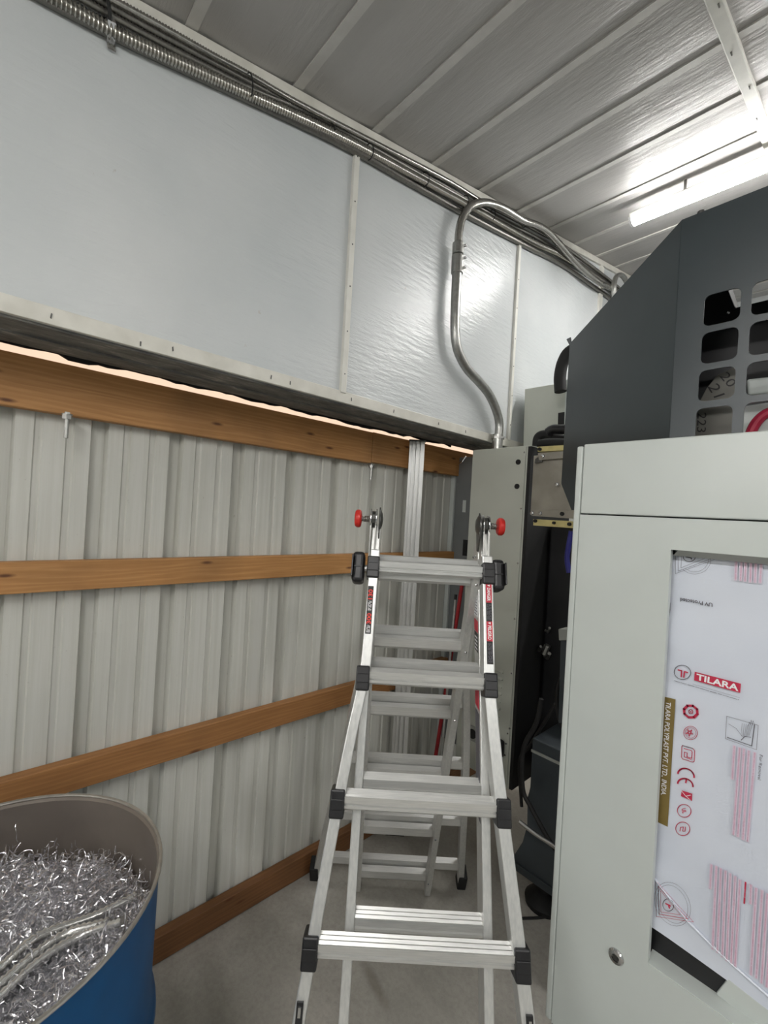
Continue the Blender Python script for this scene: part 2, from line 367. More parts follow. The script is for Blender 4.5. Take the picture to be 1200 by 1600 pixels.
# ------------------------------------------------------------------ sliding door of ribbed siding on wooden rails
door = struct('door_1', MB().box((XD-.034, -1.25, .02), (XD-.004, -1.21, 1.97)), M['wood2'])
XS = XD-.044
def siding_profile(y0, ribs):
    P = []
    for r in range(ribs):
        b = y0+.2286*r
        P += [(b-.024, 0), (b-.017, -.029), (b+.017, -.029), (b+.024, 0)]
        for q in (.0762, .1524): P += [(b+q-.011, 0), (b+q-.007, -.007), (b+q+.007, -.007), (b+q+.011, 0)]
    return P
for k in range(4):
    y0 = -1.108+.9144*k
    pr = siding_profile(y0, 4); pr.append((y0+.9144-.025, 0)); pr += [(y0+.9144-.018, -.031), (y0+.9144+.016, -.031)]; m = MB(); n = len(pr); t = .0007
    ztop = 1.985
    Vv = [(XS+dx, y, z) for z in (.0, ztop) for (y, dx) in pr]+[(XS+dx-t, y, z) for z in (.0, ztop) for (y, dx) in pr]
    Ff = [(i, i+1, n+i+1, n+i) for i in range(n-1)]+[(2*n+i, 3*n+i, 3*n+i+1, 2*n+i+1) for i in range(n-1)]
    m.add(Vv, Ff); obj('siding_panel', m, M['siding'], door)
def board(name, z0, z1, y0, y1, mat, th=.038):
    return obj(name, MB().box((XD-th, y0, z0), (XD, y1, z1)), mat, door, bevel=.003)
b1 = board('wood_rail', 1.836, 1.983, -1.25, 1.353, M['wood']); b2 = board('wood_rail', 1.842, 1.985, 1.356, 2.7, M['wood'])
board('wood_rail', 1.316, 1.405, -1.25, 2.7, M['wood'])
board('wood_rail', .703, .792, -1.25, 2.7, M['wood2'])
board('bottom_rail', .003, .095, -1.25, 2.7, M['wood3'])
for (y, z) in ((.17, 1.80), (1.337, 1.79)):
    b = obj('trolley_bolt', MB().cyl((XD+.022, y, z-.035), (XD+.022, y, z+.04), .006, 10), M['steel'], door)
    obj('hex_nut', MB().cyl((XD+.022, y, z+.02), (XD+.022, y, z+.033), .0125, 6), M['steel'], b)
    obj('washer', MB().cyl((XD+.022, y, z+.032), (XD+.022, y, z+.035), .014, 14), M['steel'], b)
    obj('hanger_bracket', MB().box((XD-.006, y-.006, z+.035), (XD+.028, y+.006, z+.040)), M['steel'], b)
# torn foam strip hanging in the slit between header and door
bot = []; N = 90
for k in range(N+1):
    y = -.3+2.2*k/N; h = max(0, .002+.0045*min(1, max(0, (y-.2)/1.0))+.002*math.sin(k*1.7)+.003*math.sin(k*.63)+random.uniform(-.002, .002))
    if k in (19, 20, 21, 61, 62, 65, 66): h = .011
    bot.append((-1.566, y, 1.999-h))
m = MB().prism(bot+[(-1.566, 1.9, 2.004), (-1.566, -.3, 2.004)], (.009, 0, 0))
tag(obj('foam_strip', m, M['rubber']), 'torn black foam weatherstrip along bright slit above the sliding door', 'weatherstrip')

# ------------------------------------------------------------------ ceiling tube lights
def tube_light(y, x0, x1, label, group=None, drop_=0):
    z = cz(y)-.035-drop_
    t = thing('tube_light', label, 'light', (x0, y, z-.03), 0, group)
    ang = math.atan(TAN)
    ay = Vector((0, math.cos(ang), math.sin(ang))); az = Vector((0, -math.sin(ang), math.cos(ang))); c = Vector(((x0+x1)/2, y, z))
    obj('housing', MB().obox(c+az*.012, ((x1-x0)/2, 0, 0), ay*.035, az*.012), M['batten'], t, bevel=.003)
    prof = [(.040*math.cos(a), -.034*math.sin(a)) for a in [math.pi*k/8 for k in range(9)]]
    m = MB().sweep([(x0+.012, y, z), (x1-.012, y, z)], prof, ay, az)
    obj('diffuser', m, M['tube'], t, smooth=True)
    for xe in (x0, x1-.012): obj('end_cap', MB().sweep([(xe, y, z), (xe+.012, y, z)], [(a*1.08, b*1.08) for a, b in prof], ay, az), M['pwhite'], t)
    for q in (.2, .8):
        x = x0+(x1-x0)*q; obj('mounting_clip', MB().obox(Vector((x, y, z+.018+(drop_+.02)/2)), (.006, 0, 0), (0, .004, 0), (0, 0, (drop_+.02)/2)), M['steel'], t)
    return t
TA = hy(986, 347, 2.50)
tube_light(2.50, TA.x, TA.x+1.22, 'glowing white tube light under the ceiling above the charcoal machine cover', None, cz(2.50)-.035-TA.z-.012)
for (y, x0) in ((2.56, 1.6), (-.9, -.38), (-.9, 1.8), (-2.6, -1.1), (.6, 1.9), (4.3, 1.2)):
    tube_light(y, x0, x0+1.22, 'white tube light hanging out of view', 'tube lights out of view')

# ------------------------------------------------------------------ conduits along the top of the wall
def wpath(pts, off=.03): return spline([hx(u, v, XW+off) for u, v in pts], 10)
bun = thing('conduit_bundle', 'bundle of ribbed metal conduits running along top of white wall', 'conduit', (XW+.03, 1.0, 2.95))
far = [(915, 428), (965, 462)]
A = wpath([(20, -38), (95, 3), (172, 46), (250, 84), (330, 121), (390, 149), (480, 190), (560, 229), (640, 272), (740, 327), (830, 378), (880, 402), (950, 448), (1010, 500)], .022)
B = wpath([(100, -40), (175, 0), (250, 41), (330, 86), (390, 118), (450, 153), (520, 190), (600, 231), (700, 283), (765, 322), (860, 372), (905, 402), (960, 444), (1010, 488)], .026)
Cc = wpath([(60, -40), (130, 1), (200, 40), (290, 88), (390, 138), (450, 163), (520, 196), (600, 240), (700, 294), (770, 335), (860, 384), (910, 414), (960, 450), (1010, 492)], .012)
D = wpath([(90, -40), (150, -2), (200, 27), (290, 76), (390, 129), (450, 160), (520, 196), (600, 241), (700, 297), (790, 347), (860, 384), (920, 422), (970, 458), (1010, 492)], .014)
Dk = wpath([(20, -30), (95, 12), (200, 66), (330, 128), (390, 156), (480, 199), (560, 240), (640, 286), (740, 342), (820, 384), (900, 428), (1010, 510)], .012)
for p, r, mt in ((A, .0165, 'hose'), (B, .0105, 'hose'), (Cc, .0105, 'hosedark'), (D, .0105, 'hosedark')): obj('ribbed_conduit', ribbed(p, r, .009 if r > .012 else .0075, .26), M[mt], bun, smooth=True, angle=80)
obj('smooth_conduit', MB().tube(Dk, .012, 10), M['hosedark'], bun, smooth=True)
def ring_at(path_uv, off, rx, rz_, rot=0, w=.0020, n=20):
    rx, rz_ = rx*.66, rz_*.78; off = max(off-.008, rx+.003)
    c = hx(*path_uv, XW+off); P = []
    tan = Vector((0, math.cos(.2), math.sin(.2))); nz = Vector((0, -math.sin(.2), math.cos(.2)))
    for k in range(n+1):
        a = 2*math.pi*k/n; P.append(c+Vector((rx*math.cos(a), 0, 0))+nz*(rz_*math.sin(a)))
    return MB().tube(P, w, 6, False)
for uv, off, rx, rz_ in (((389, 134), .028, .036, .042), ((519, 203), .03, .022, .014), ((577, 237), .03, .036, .034), ((664, 280), .03, .036, .034), ((726, 315), .03, .034, .032), ((768, 337), .03, .034, .03), ((832, 376), .03, .02, .018)):
    obj('zip_tie', ring_at(uv, off, rx, rz_), M['rubber'], bun)
# strap clamp near the picture's top left corner
sc = hx(172, 40, XW+.02); nz = Vector((0, -math.sin(.2), math.cos(.2))); ty = Vector((0, math.cos(.2), math.sin(.2)))
m = MB(); arc = [(.0035, -.042), (.0035, -.022), (.012, -.02), (.03, -.013), (.036, 0), (.032, .014), (.016, .02)]
pts = [sc+Vector((a-.018, 0, 0))+nz*(b-.004) for a, b in arc]
for s_ in (0,):
    m.sweep(pts, [(-.009, -.001), (.009, -.001), (.009, .001), (-.009, .001)], ty, Vector((1, 0, 0)))
st = obj('strap_clamp', m, M['chrome'], bun, bevel=.001)
obj('screw_head', MB().cyl(pts[0]+nz*.008, pts[0]+nz*.008+Vector((.003, 0, 0)), .004, 8), M['steel'], st)
obj('strap_band', ring_at((168, 22), .026, .03, .04, w=.0045), M['rubber'], bun)

drop = thing('conduit_drop', 'bent steel conduit dropping from ceiling bundle to grey cabinet top', 'conduit', (-1.28, 1.92, 1.955))
XC = -1.275
rp_ = [(714, 425), (712, 470), (711, 505), (712, 530), (717, 552), (730, 576), (748, 596), (764, 616), (775, 640), (780, 662), (779, 682)]
rig = [hx(u, v, XC) for u, v in rp_]
obj('rigid_pipe', MB().tube(spline(rig, 6), .0215, 14), M['steel'], drop, smooth=True)
lp = [hx(u, v, XC+.005) for u, v in ((716, 385), (717, 365), (722, 342), (735, 323), (752, 317), (768, 319))]+[hx(u, v, XC+.02) for u, v in ((790, 328), (818, 345), (838, 352), (855, 362), (876, 384))]+[hx(u, v, XC+.02) for u, v in ((905, 416), (935, 440), (968, 458), (1010, 490))]
obj('ribbed_conduit', ribbed(spline(lp, 10), .0185, .008, .10, 12), M['hose'], drop, smooth=True, angle=80)
a_, b_ = hx(716, 380, XC), hx(714, 430, XC)
cp = obj('coupling', MB().tube([a_, a_+(b_-a_)*.35], .0255, 16), M['steel'], drop, bevel=.002)
obj('coupling', MB().tube([a_+(b_-a_)*.4, a_+(b_-a_)*.95], .027, 16), M['steel'], drop, bevel=.002)
for q in (.12, .5, .8): obj('clamp_screw', MB().cyl(a_+(b_-a_)*q+Vector((.02, .01, 0)), a_+(b_-a_)*q+Vector((.036, .014, 0)), .006, 8), M['chrome'], cp)
c0 = hx(778, 681, XC)
cz1_ = hy(739, 703, 1.85).z
cn = obj('box_connector', MB().tube([(c0.x, c0.y, c0.z+.008), (c0.x, c0.y, cz1_)], .027, 16), M['steel'], drop, bevel=.002)
obj('lock_ring', MB().tube([(c0.x, c0.y, c0.z-.006), (c0.x, c0.y, c0.z-.016)], .033, 8), M['steel'], cn)
for uv in ((820, 349), (874, 382), (917, 427)): obj('zip_tie', ring_at(uv, .06, .028, .024), M['rubber'], drop)
# far corner: coil of conduit hung high on the wall
cc = hx(972, 442, XW+.12); m = MB(); P = []
for k in range(73):
    a = 2*math.pi*k/24; P.append(cc+Vector((.006*k/24, .16*math.cos(a), .13*math.sin(a)-.09)))
tag(obj('conduit_coil', MB().tube(P, .012, 8), M['steel'], None, smooth=True), 'coil of grey conduit hung at far upper corner of wall', 'coil')

# ------------------------------------------------------------------ grey electrical cabinet (hung on the machine)
CYF = 1.85
tl, tr_, br = hy(739, 703, CYF), hy(826, 695, CYF), hy(803, 1240, CYF)
cx0, cx1, cz1, cz0_ = tl.x, tr_.x, tl.z, br.z
cab = thing('electrical_cabinet', 'grey steel electrical cabinet with louvres behind the aluminium ladder', 'cabinet', ((cx0+cx1)/2, CYF+.2, cz0_))
obj('body', MB().box((cx0, CYF+.004, cz0_), (cx1, CYF+.42, cz1)), M['cab'], cab, bevel=.003)
obj('front_plate', MB().box((cx0+.002, CYF-.002, cz0_+.004), (cx1-.012, CYF+.004, cz1-.004)), M['cab'], cab, bevel=.0015)
obj('side_panel', MB().box((cx1, CYF-.002, cz0_+.01), (cx1+.016, CYF+.42, cz1-.005)), M['rubber'], cab)
def fdisc(u, v, y, r, th=.004, seg=14): c = hy(u, v, y); return MB().cyl((c.x, y+.001, c.z), (c.x, y-th, c.z), r, seg)
for u, v in ((810, 722), (808, 760)): obj('hole_plug', fdisc(u, v, CYF-.002, .0125), M['rubber'], cab)
for u, v in ((819, 707), (814, 795), (809, 880), (804, 967), (799, 1052), (796, 1138), (793, 1146), (791, 1162), (789, 1180), (728, 1117), (727, 1132)):
    c = hy(u, v, CYF-.002); obj('screw', MB().sphere(c, .005, (1, .7, 1), 8), M['chrome'], cab, smooth=True)
for k in range(7):
    c0 = hy(772+(-1.0)*k, 1038+11.3*k+6, CYF-.002); L = .058
    m = MB().prism([(c0.x-.005, CYF-.002, c0.z+.004), (c0.x-.005, CYF-.014, c0.z-.006), (c0.x-.005, CYF-.002, c0.z-.006)], (L, 0, 0))
    lv = obj('louvre', m, M['cab'], cab, bevel=.001)
    obj('louvre_slit_shade', MB().box((c0.x-.003, CYF-.0026, c0.z-.0105), (c0.x-.007+L, CYF-.001, c0.z-.0062)), M['rubber'], lv)  # black strip: the open slit plus the shadow beneath the louvre, painted on
c = hy(739, 1146, CYF-.002)
so = obj('socket_plate', MB().box((c.x-.03, CYF-.006, c.z-.038), (c.x+.03, CYF-.002, c.z+.038)), M['panel_side'], cab, bevel=.003)
obj('socket_hole', MB().cyl((c.x, CYF-.0055, c.z), (c.x, CYF-.011, c.z), .023, 18), M['rubber'], so)
c = hy(783, 1167, CYF-.002); so = obj('cable_gland', MB().box((c.x-.022, CYF-.03, c.z-.04), (c.x+.022, CYF-.002, c.z+.04)), M['black'], cab, bevel=.012, seg=3)
obj('latch', MB().cyl((c.x, CYF-.034, c.z), (c.x, CYF-.028, c.z), .012, 12), M['chrome'], so)

# dark back panel beside the cabinet
YP = 2.02
q = [hy(u, v, YP) for u, v in ((709, 704), (741, 712), (741, 1000))]
pz0 = .33; px0, px1 = q[0].x, q[1].x+.02
bp = thing('cabinet_door', 'tall dark grey sheet metal door edge left of the grey electrical cabinet', 'door', ((px0+px1)/2, YP, pz0))
obj('door_leaf', MB().box((px0+.030, YP, pz0), (cx0-.006, YP+.025, 1.95)), M['doorgrey'], bp, bevel=.002)
obj('door_edge_strip', MB().box((px0, YP-.012, pz0), (px0+.028, YP+.03, 1.955)), M['panel'], bp, bevel=.002)
c = hy(725.5, 791, YP); obj('slot_label', MB().box((c.x-.011, YP-.002, c.z-.034), (c.x+.011, YP+.001, c.z+.034)), M['panel'], bp)
c = hy(728, 856, YP); obj('latch_opening', MB().box((c.x-.02, YP-.003, c.z-.045), (c.x+.02, YP+.001, c.z+.045)), M['rubber'], bp)
c = hy(726, 722, YP); obj('hinge_pin', MB().tube([c+Vector((-.02, -.02, -.01)), c+Vector((0, -.02, .0)), c+Vector((.02, -.015, .03))], .006, 8), M['chrome'], bp)

# ------------------------------------------------------------------ aluminium track post on the door side
ax_, ay_ = -1.53, 1.60
tp = thing('aluminium_track', 'tall grooved aluminium track standing upright against the wooden door rails', 'track', (ax_, ay_, 0), YAW)
prof = []
ws = [-.038, -.030, -.030, -.022, -.022, -.012, -.012, -.004, -.004, .010, .010, .018, .018, .030, .030, .038]; dp = [0, 0, .012, .012, 0, 0, .016, .016, -.004, -.004, .016, .016, 0, 0, .004, .004]
prof = list(zip(ws, dp))+[(.038, .05), (-.038, .05)]; trk = 'alu'
av, bv = Vector((math.cos(YAW), math.sin(YAW), 0)), Vector((-math.sin(YAW), math.cos(YAW), 0))
obj('extrusion', MB().sweep([(ax_, ay_, 0), (ax_, ay_, 1.975)], prof, av, bv*.8), M['alu'], tp)
obj('end_bracket', MB().obox(Vector((ax_, ay_, 1.977))+bv*.015, av*.042, bv*.02, (0, 0, .004)), M['steel_dark'], tp)
obj('base_shoe', MB().obox(Vector((ax_, ay_, .012))+bv*.012, av*.046, bv*.026, (0, 0, .012)), M['rubber'], tp)

# poles leaning behind the ladder
def lean_pole(name, label, p0, p1, r, mat, tip):
    t = thing(name, label, 'pole', (p0.x, p0.y, 0))
    obj('shaft', MB().tube([p0, p1], r, 10), mat, t, smooth=True)
    obj('foot_cap', MB().tube([p0+(p1-p0)*-.004, p0+(p1-p0)*.03], r*1.35, 10), tip, t)
    obj('end_cap', MB().tube([p1-(p1-p0)*.02, p1+(p1-p0)*.003], r*1.2, 10), tip, t)
lean_pole('red_pole', 'dark red pole leaning behind the ladder beside the dark cabinet door', Vector((-1.50, 1.80, .003)), hy(727, 880, 1.90), .010, M['redpole'], M['rubber'])
lean_pole('grey_pole', 'thin grey pole leaning behind the ladder next to red pole', Vector((-1.36, 1.70, .003)), hy(712, 930, 1.88), .006, M['alu_dull'], M['rubber'])

# ------------------------------------------------------------------ aluminium folding ladder
XL = .13; D0 = 1.26
def LW(X, Dd, z): return av*X+bv*Dd+Vector((0, 0, z))
ori = LW(XL, D0, 0)
lad = thing('folding_ladder', 'silver aluminium multi-position ladder standing open as an A-frame', 'ladder', ori, YAW)
def Df(z, off=0): return .72+.3375*z+off
def Dr(z, off=0): return 1.955-.434*z+off
nf = (bv*1-Vector((0, 0, 1))*.3375).normalized(); nr = (bv*1+Vector((0, 0, 1))*.434).normalized()
sf = (bv*.3375+Vector((0, 0, 1))).normalized(); sr = (bv*-.434+Vector((0, 0, 1))).normalized()
rect = lambda w, d: [(-w/2, 0), (w/2, 0), (w/2, d), (-w/2, d)]
# outer rails: straight at the top, flaring below the second rung
zl = [1.50, 1.27, 1.19, 1.12, 1.06, .93, .66, .0]
XLs = [-.018, -.022, -.026, -.036, -.047, -.066, -.101, -.178]; XRs = [.296, .295, .294, .299, .304, .317, .349, .425]
def rail(name, Xs, zs, Dfun, off, n, w, d, mat='alu'):
    pts = spline([LW(x, Dfun(z, off), z) for x, z in zip(Xs, zs)], 5) if len(zs) > 3 else [LW(x, Dfun(z, off), z) for x, z in zip(Xs, zs)]
    return obj(name, MB().sweep(pts, rect(w, d), av, n), M[mat], lad, bevel=.003)
oL = rail('outer_rail', XLs, zl, Df, 0, nf, .026, .046); oR = rail('outer_rail', XRs, zl, Df, 0, nf, .029, .046)
for X, z0 in ((-.022, .02), (.290, .02)): rail('inner_rail', [X if X > 0 else -.020, X if X > 0 else -.024, X], [1.535, 1.0, z0], Df, .05, nf, .022, .06)
cxr = .125
rl = [x-XL for x in XLs]; 
RXl = [-.022, -.024, -.027, -.036, -.046, -.066, -.105, -.21]; RXr = [.292, .292, .294, .30, .306, .325, .36, .428]
rail('outer_rail', RXl, zl, Dr, 0, -nr, .026, .046); rail('outer_rail', RXr, zl, Dr, 0, -nr, .026, .046)
for X, xb in ((-.018, -.018), (.270, .275)): rail('inner_rail', [X, (X+xb)/2, xb], [1.462, .8, .03], Dr, -.05, -nr, .024, .05)
# rungs: fluted tread, chamfered underside
def rung(name, x0, x1, z, Dfun, off, n, sgn):
    P = []
    w = .034; h = .034
    for k in range(7):
        P.append((-w/2+w*k/6+(.0012 if k % 2 else 0), h/2-(0 if k % 2 == 0 else .0042)))
    P += [(w/2, -h/2+.008), (w/2-.008, -h/2), (-w/2+.006, -h/2), (-w/2, -h/2+.006), (-w/2, -.0045), (-w/2+.005, -.003), (-w/2+.005, .000), (-w/2, .0015)]
    c = Dfun(z, off)+.017*sgn
    return obj(name, MB().sweep([LW(x0, c, z), LW(x1, c, z)], P, bv*sgn, Vector((0, 0, 1))), M['alu_rung'], lad)
def xi(z, tab): return float(np.interp(z, zl[::-1], tab[::-1]))
RZ = [1.452, 1.180, .917, .655, .385, .115]
for z in RZ:
    x0, x1 = xi(z, XLs), xi(z, XRs)
    rung('outer_rung', x0+.012, x1-.012, z, Df, 0, nf, 1)
    for x, sd in ((x0, -1), (x1, 1)):
        c = LW(x, Df(z, 0), z)+nf*.018
        cap = obj('rung_cap', MB().obox(c+av*sd*.002, av*.017, nf*.026, sf*.030), M['black'], lad, bevel=.004)
        obj('cap_ridge', MB().obox(c+av*sd*.002-nf*.0265, av*.015, nf*.002, sf*.011), M['black'], cap, bevel=.0015)
    rung('inner_rung', -.012, .279, z+.010, Df, .052, nf, 1)
RZr = [1.425, 1.205, .945, .668, .368, .10]
for z in RZr:
    rung('inner_rung', -.010, .262, z, Dr, -.052, nr, -1)
    rung('outer_rung', xi(z, RXl)+.012, xi(z, RXr)-.012, z+.02, Dr, -.004, nr, -1)
    obj('rivet', MB().sphere(LW(.272, Dr(z, -.098), z-.01), .005, seg=8), M['chrome'], lad)
# feet
for X, fn, nn in ((XLs[-1], Df, nf), (XRs[-1], Df, nf)): obj('foot', MB().obox(LW(X, fn(.03, 0), .032)+nn*.022, av*.019, nn*.03, (0, 0, .03)), M['rubber'], lad, bevel=.004)
for X in (RXl[-1], RXr[-1]):
    obj('foot', MB().obox(LW(X, Dr(.05, 0), .05)-nr*.022, av*.018, nr*.029, sr*.048), M['rubber'], lad, bevel=.004)
# slots near the feet of the front rails
for u, v in ((468, 1588), (824, 1590)):
    z = .55; X = (float(np.interp(z, zl[::-1], XLs[::-1])) if u < 600 else float(np.interp(z, zl[::-1], XRs[::-1])))
    c = LW(X, Df(z, 0), z)
    lt = obj('locking_latch', MB().obox(c-nf*.002, av*.007, nf*.003, sf*.032), M['black'], lad, bevel=.001)
    obj('latch_pin', MB().obox(c-nf*.005+sf*.016, av*.003, nf*.002, sf*.008), M['chrome'], lt)
# top rail ends, hinges, knobs, rock locks
for X, sd in ((-.028, -1), (.292, 1)):
    zc = 1.582; c = LW(X, 1.262, zc)
    h = obj('hinge', MB().cyl(c-av*.010, c-av*.006, .030, 24).cyl(c+av*.006, c+av*.010, .030, 24), M['chrome'], lad, bevel=.001)
    obj('hinge_gear', MB().cyl(c-av*.005, c+av*.005, .024, 12), M['steel_dark'], h)
    ci = c-av*sd*.016
    obj('hinge_cover', MB().lathe(ci, -av*sd, [(.030, 0), (.028, .004), (.018, .009), (.0, .011)], 20), M['steel_dark'], h, smooth=True)
    for fn, nn, off, ss in ((Df, nf, .05, sf), (Dr, -nr, -.05, sr)):
        p = LW(X, fn(1.50, off), 1.50)+nn*.03; d = c-p
        obj('hinge_tongue', MB().prism([p+nn*.022-av*.009-ss*.04, p-nn*.022-av*.009-ss*.04, c-nn*.012-av*.009, c+nn*.026-av*.009], av*.004).prism([p+nn*.022+av*.005-ss*.04, p-nn*.022+av*.005-ss*.04, c-nn*.012+av*.005, c+nn*.026+av*.005], av*.004), M['steel'], h)
    Xs_ = -.021 if sd < 0 else .2925
    rt_ = obj('rail_sleeve', MB().sweep([LW(Xs_, Df(1.46, .012), 1.46), LW(Xs_+.003, Df(1.567, .012), 1.567)], rect(.024, .05), av, nf), M['alu'], lad, bevel=.002)
    gd = ci-av*sd*.003
    obj('hinge_guard', MB().prism([gd+Vector((0, 0, .036)), gd+bv*.026+Vector((0, 0, .012)), gd+bv*.024-Vector((0, 0, .022)), gd+bv*.008-Vector((0, 0, .075)), gd-bv*.008-Vector((0, 0, .075)), gd-bv*.024-Vector((0, 0, .022)), gd-bv*.026+Vector((0, 0, .012))], av*sd*.004), M['steel_dark'], h, bevel=.0015)
    k0 = c+av*sd*.012
    obj('knob_shaft', MB().cyl(k0, k0+av*sd*.024, .0065, 12), M['chrome'], h)
    obj('spring', ribbed([k0, k0+av*sd*.018], .010, .005, .25, 10), M['steel'], h)
    kb = k0+av*sd*.022
    obj('hinge_knob', MB().lathe(kb, av*sd, [(.010, 0), (.022, .002), (.0255, .006), (.0255, .014), (.022, .019), (.012, .021), (.0, .021)], 20), M['red'], lad, smooth=True)
    lz = 1.452; lc = LW(X, Df(lz, 0), lz)+av*sd*.034+nf*.028
    lk = obj('rock_lock', MB().obox(lc, av*.017, nf*.030, sf*.043), M['black'], lad, bevel=.011, seg=3)
    obj('lock_ridge', MB().obox(lc-nf*.029, av*.012, nf*.003, sf*.002).obox(lc-nf*.027+av*sd*.016, av*.002, nf*.018, sf*.03), M['black'], lk, bevel=.001)
    obj('lock_pin', MB().cyl(lc-av*sd*.03, lc-av*sd*.015, .010, 12), M['chrome'], lk)
    if sd > 0:
        for j, (dd, dz) in enumerate(((.0, .0), (-.01, -.02), (.012, -.035), (.03, -.005), (.045, -.03))):
            obj('rivet', MB().sphere(LW(X-.014, Df(1.47, .06)+dd+.02, 1.49+dz), .004, seg=8), M['chrome'], h)
# stickers on the rail fronts
def sticker(name, x, z0, z1, w, mat, off=-.0012, nm=nf, fn=Df):
    c0, c1 = LW(x, fn(z0, 0), z0)+nm*off, LW(x+(-.004 if x < 0 else -.003)*(0), fn(z1, 0), z1)+nm*off
    return obj(name, MB().prism([c0-av*w/2, c0+av*w/2, c1+av*w/2, c1-av*w/2], nm*.001), mat, lad), c0, c1
def rtext(name, par, s, x, za, zb, w, mat, up_dir, bold=.02, off=-.0018):
    # text running along the rail; up_dir=+1: reading upwards (letter tops to the left), -1 reading downwards
    m = MB()
    if up_dir > 0:
        p0, p1 = LW(x+w/2, Df(za), za), LW(x+w/2, Df(zb), zb); pt = p0-av*w
    else:
        p0, p1 = LW(x-w/2, Df(zb), zb), LW(x-w/2, Df(za), za); pt = p0+av*w
    put_text(m, s, p0+nf*off, p1+nf*off, pt+nf*off, bold); return obj(name, m, mat, par)
def microlines(par, x, za, zb, w, rows, mat, off=-.0018, thick=.45):
    m = MB()
    for r in range(rows):
        xx = x-w/2+w*(r+.5)/rows; z = za
        while z < zb:
            L = random.uniform(.004, .012); z2 = min(zb, z+L)
            c0, c1 = LW(xx, Df(z), z)+nf*off, LW(xx, Df(z2), z2)+nf*off; t = av*(w/rows*thick/2)
            m.add([c0-t, c0+t, c1+t, c1-t], [(0, 1, 2, 3)]); z = z2+random.uniform(.0015, .003)
    o = obj('fine_print', m, mat, par); o['kind'] = 'stuff'; return o
xs_ = -.0235
sk, _, _ = sticker('rating_sticker', xs_, 1.283, 1.402, .015, M['pblack']); sk['label'] = 'black load sticker with red 130 and 300'
rtext('red_number', sk, '300', xs_, 1.307, 1.333, .011, M['pred'], 1); rtext('red_number', sk, '130', xs_, 1.368, 1.393, .011, M['pred'], 1)
microlines(sk, xs_, 1.286, 1.304, .010, 3, M['pwhite']); microlines(sk, xs_, 1.340, 1.364, .010, 3, M['pwhite'])
xr_ = .2965
sk, _, _ = sticker('danger_sticker', xr_, 1.228, 1.425, .016, M['pblack']); sk['label'] = 'black and crimson danger sticker'
for za, zb, wd in ((1.377, 1.4245, 'DANGER'), (1.282, 1.330, 'PELIGRO')):
    c0, c1 = LW(xr_, Df(za), za)-nf*.0015, LW(xr_, Df(zb), zb)-nf*.0015
    obj('crimson_block', MB().add([c0-av*.0079, c0+av*.0079, c1+av*.0079, c1-av*.0079], [(0, 1, 2, 3)]), M['pcrim2'], sk)
    rtext('warning_word', sk, wd, xr_, za+.004, zb-.010, .0085, M['pwhite'], -1, .03, -.002)
    tt = zb-.0035; t0 = LW(xr_, Df(tt), tt)-nf*.002
    obj('warning_symbol', MB().add([t0-av*.004, t0+av*.003+sf*.002, t0+av*.003-sf*.004], [(0, 1, 2)]), M['pwhite'], sk)
microlines(sk, xr_, 1.334, 1.373, .012, 5, M['pgrey']); microlines(sk, xr_, 1.232, 1.278, .012, 5, M['pgrey'])
# inside face stickers of the right inner rail
Xi = .2795
def side_sticker(z0, z1, d0, d1, mat, name='side_sticker', e=0):
    P = [LW(Xi-.0012-e, Df(z0, .05)+d0, z0), LW(Xi-.0012-e, Df(z0, .05)+d1, z0), LW(Xi-.0012-e, Df(z1, .05)+d1, z1), LW(Xi-.0012-e, Df(z1, .05)+d0, z1)]
    return obj(name, MB().prism(P, av*.001), mat, lad)
for z0, z1, mt in ((1.395, 1.43, 'pblack'), (1.325, 1.392, 'pwhite'), (1.285, 1.315, 'pcrim2'), (1.235, 1.283, 'pblack'), (1.10, 1.15, 'pcrim2'), (.86, 1.09, 'pgrey')):
    s_ = side_sticker(z0, z1, .012, .056, M[mt])
    if mt == 'pwhite':
        for k in range(8):
            zz = z0+.005+k*.0078; side_sticker(zz, zz+.0022, .018, .05, M['pgrey'], 'sticker_line', .0006)
    if mt == 'pblack':
        for k in range(4):
            zz = z0+.005+k*(z1-z0-.01)/4; side_sticker(zz, zz+.004, .018, .05, M['pwhite'], 'sticker_line', .0006)

# ------------------------------------------------------------------ blue drum full of swarf
DC = Vector((-1.0, .016, 0)); DRr = .295; DH = .90
dr = thing('steel_drum', 'open blue steel drum filled with metal shavings', 'drum', DC)
prof = [(.278, .0), (.290, .012), (.286, .02), (.286, .275), (.294, .29), (.297, .30), (.294, .31), (.286, .325), (.286, .575), (.294, .59), (.297, .60), (.294, .61), (.286, .625), (.288, .885), (.290, .893)]
obj('drum_shell', MB().lathe(DC, (0, 0, 1), prof, 72, False), M['blue'], dr, smooth=True, angle=50)
# inner liner as a ring wall with visible inside
m = MB(); seg = 72; P = []; F = []
for r, h in ((.289, .893), (.283, .888), (.283, .40), (.283, .05)):
    for i in range(seg): a = 2*math.pi*i/seg; P.append(DC+Vector((r*math.cos(a), r*math.sin(a), h)))
for k in range(3):
    for i in range(seg): F.append((k*seg+i, (k+1)*seg+i, (k+1)*seg+(i+1)%seg, k*seg+(i+1)%seg))
m.add(P, F); m.add([DC+Vector((.2825*math.cos(2*math.pi*i/seg), .2825*math.sin(2*math.pi*i/seg), .05)) for i in range(seg)], [tuple(range(seg))])
obj('drum_inner_wall', m, M['drumin'], dr, smooth=True)
m = MB(); P = [(DC.x+.2895*math.cos(2*math.pi*i/72), DC.y+.2895*math.sin(2*math.pi*i/72), .896) for i in range(73)]
obj('rolled_rim', MB().tube(P, .0036, 8, False), M['rim'], dr, smooth=True)
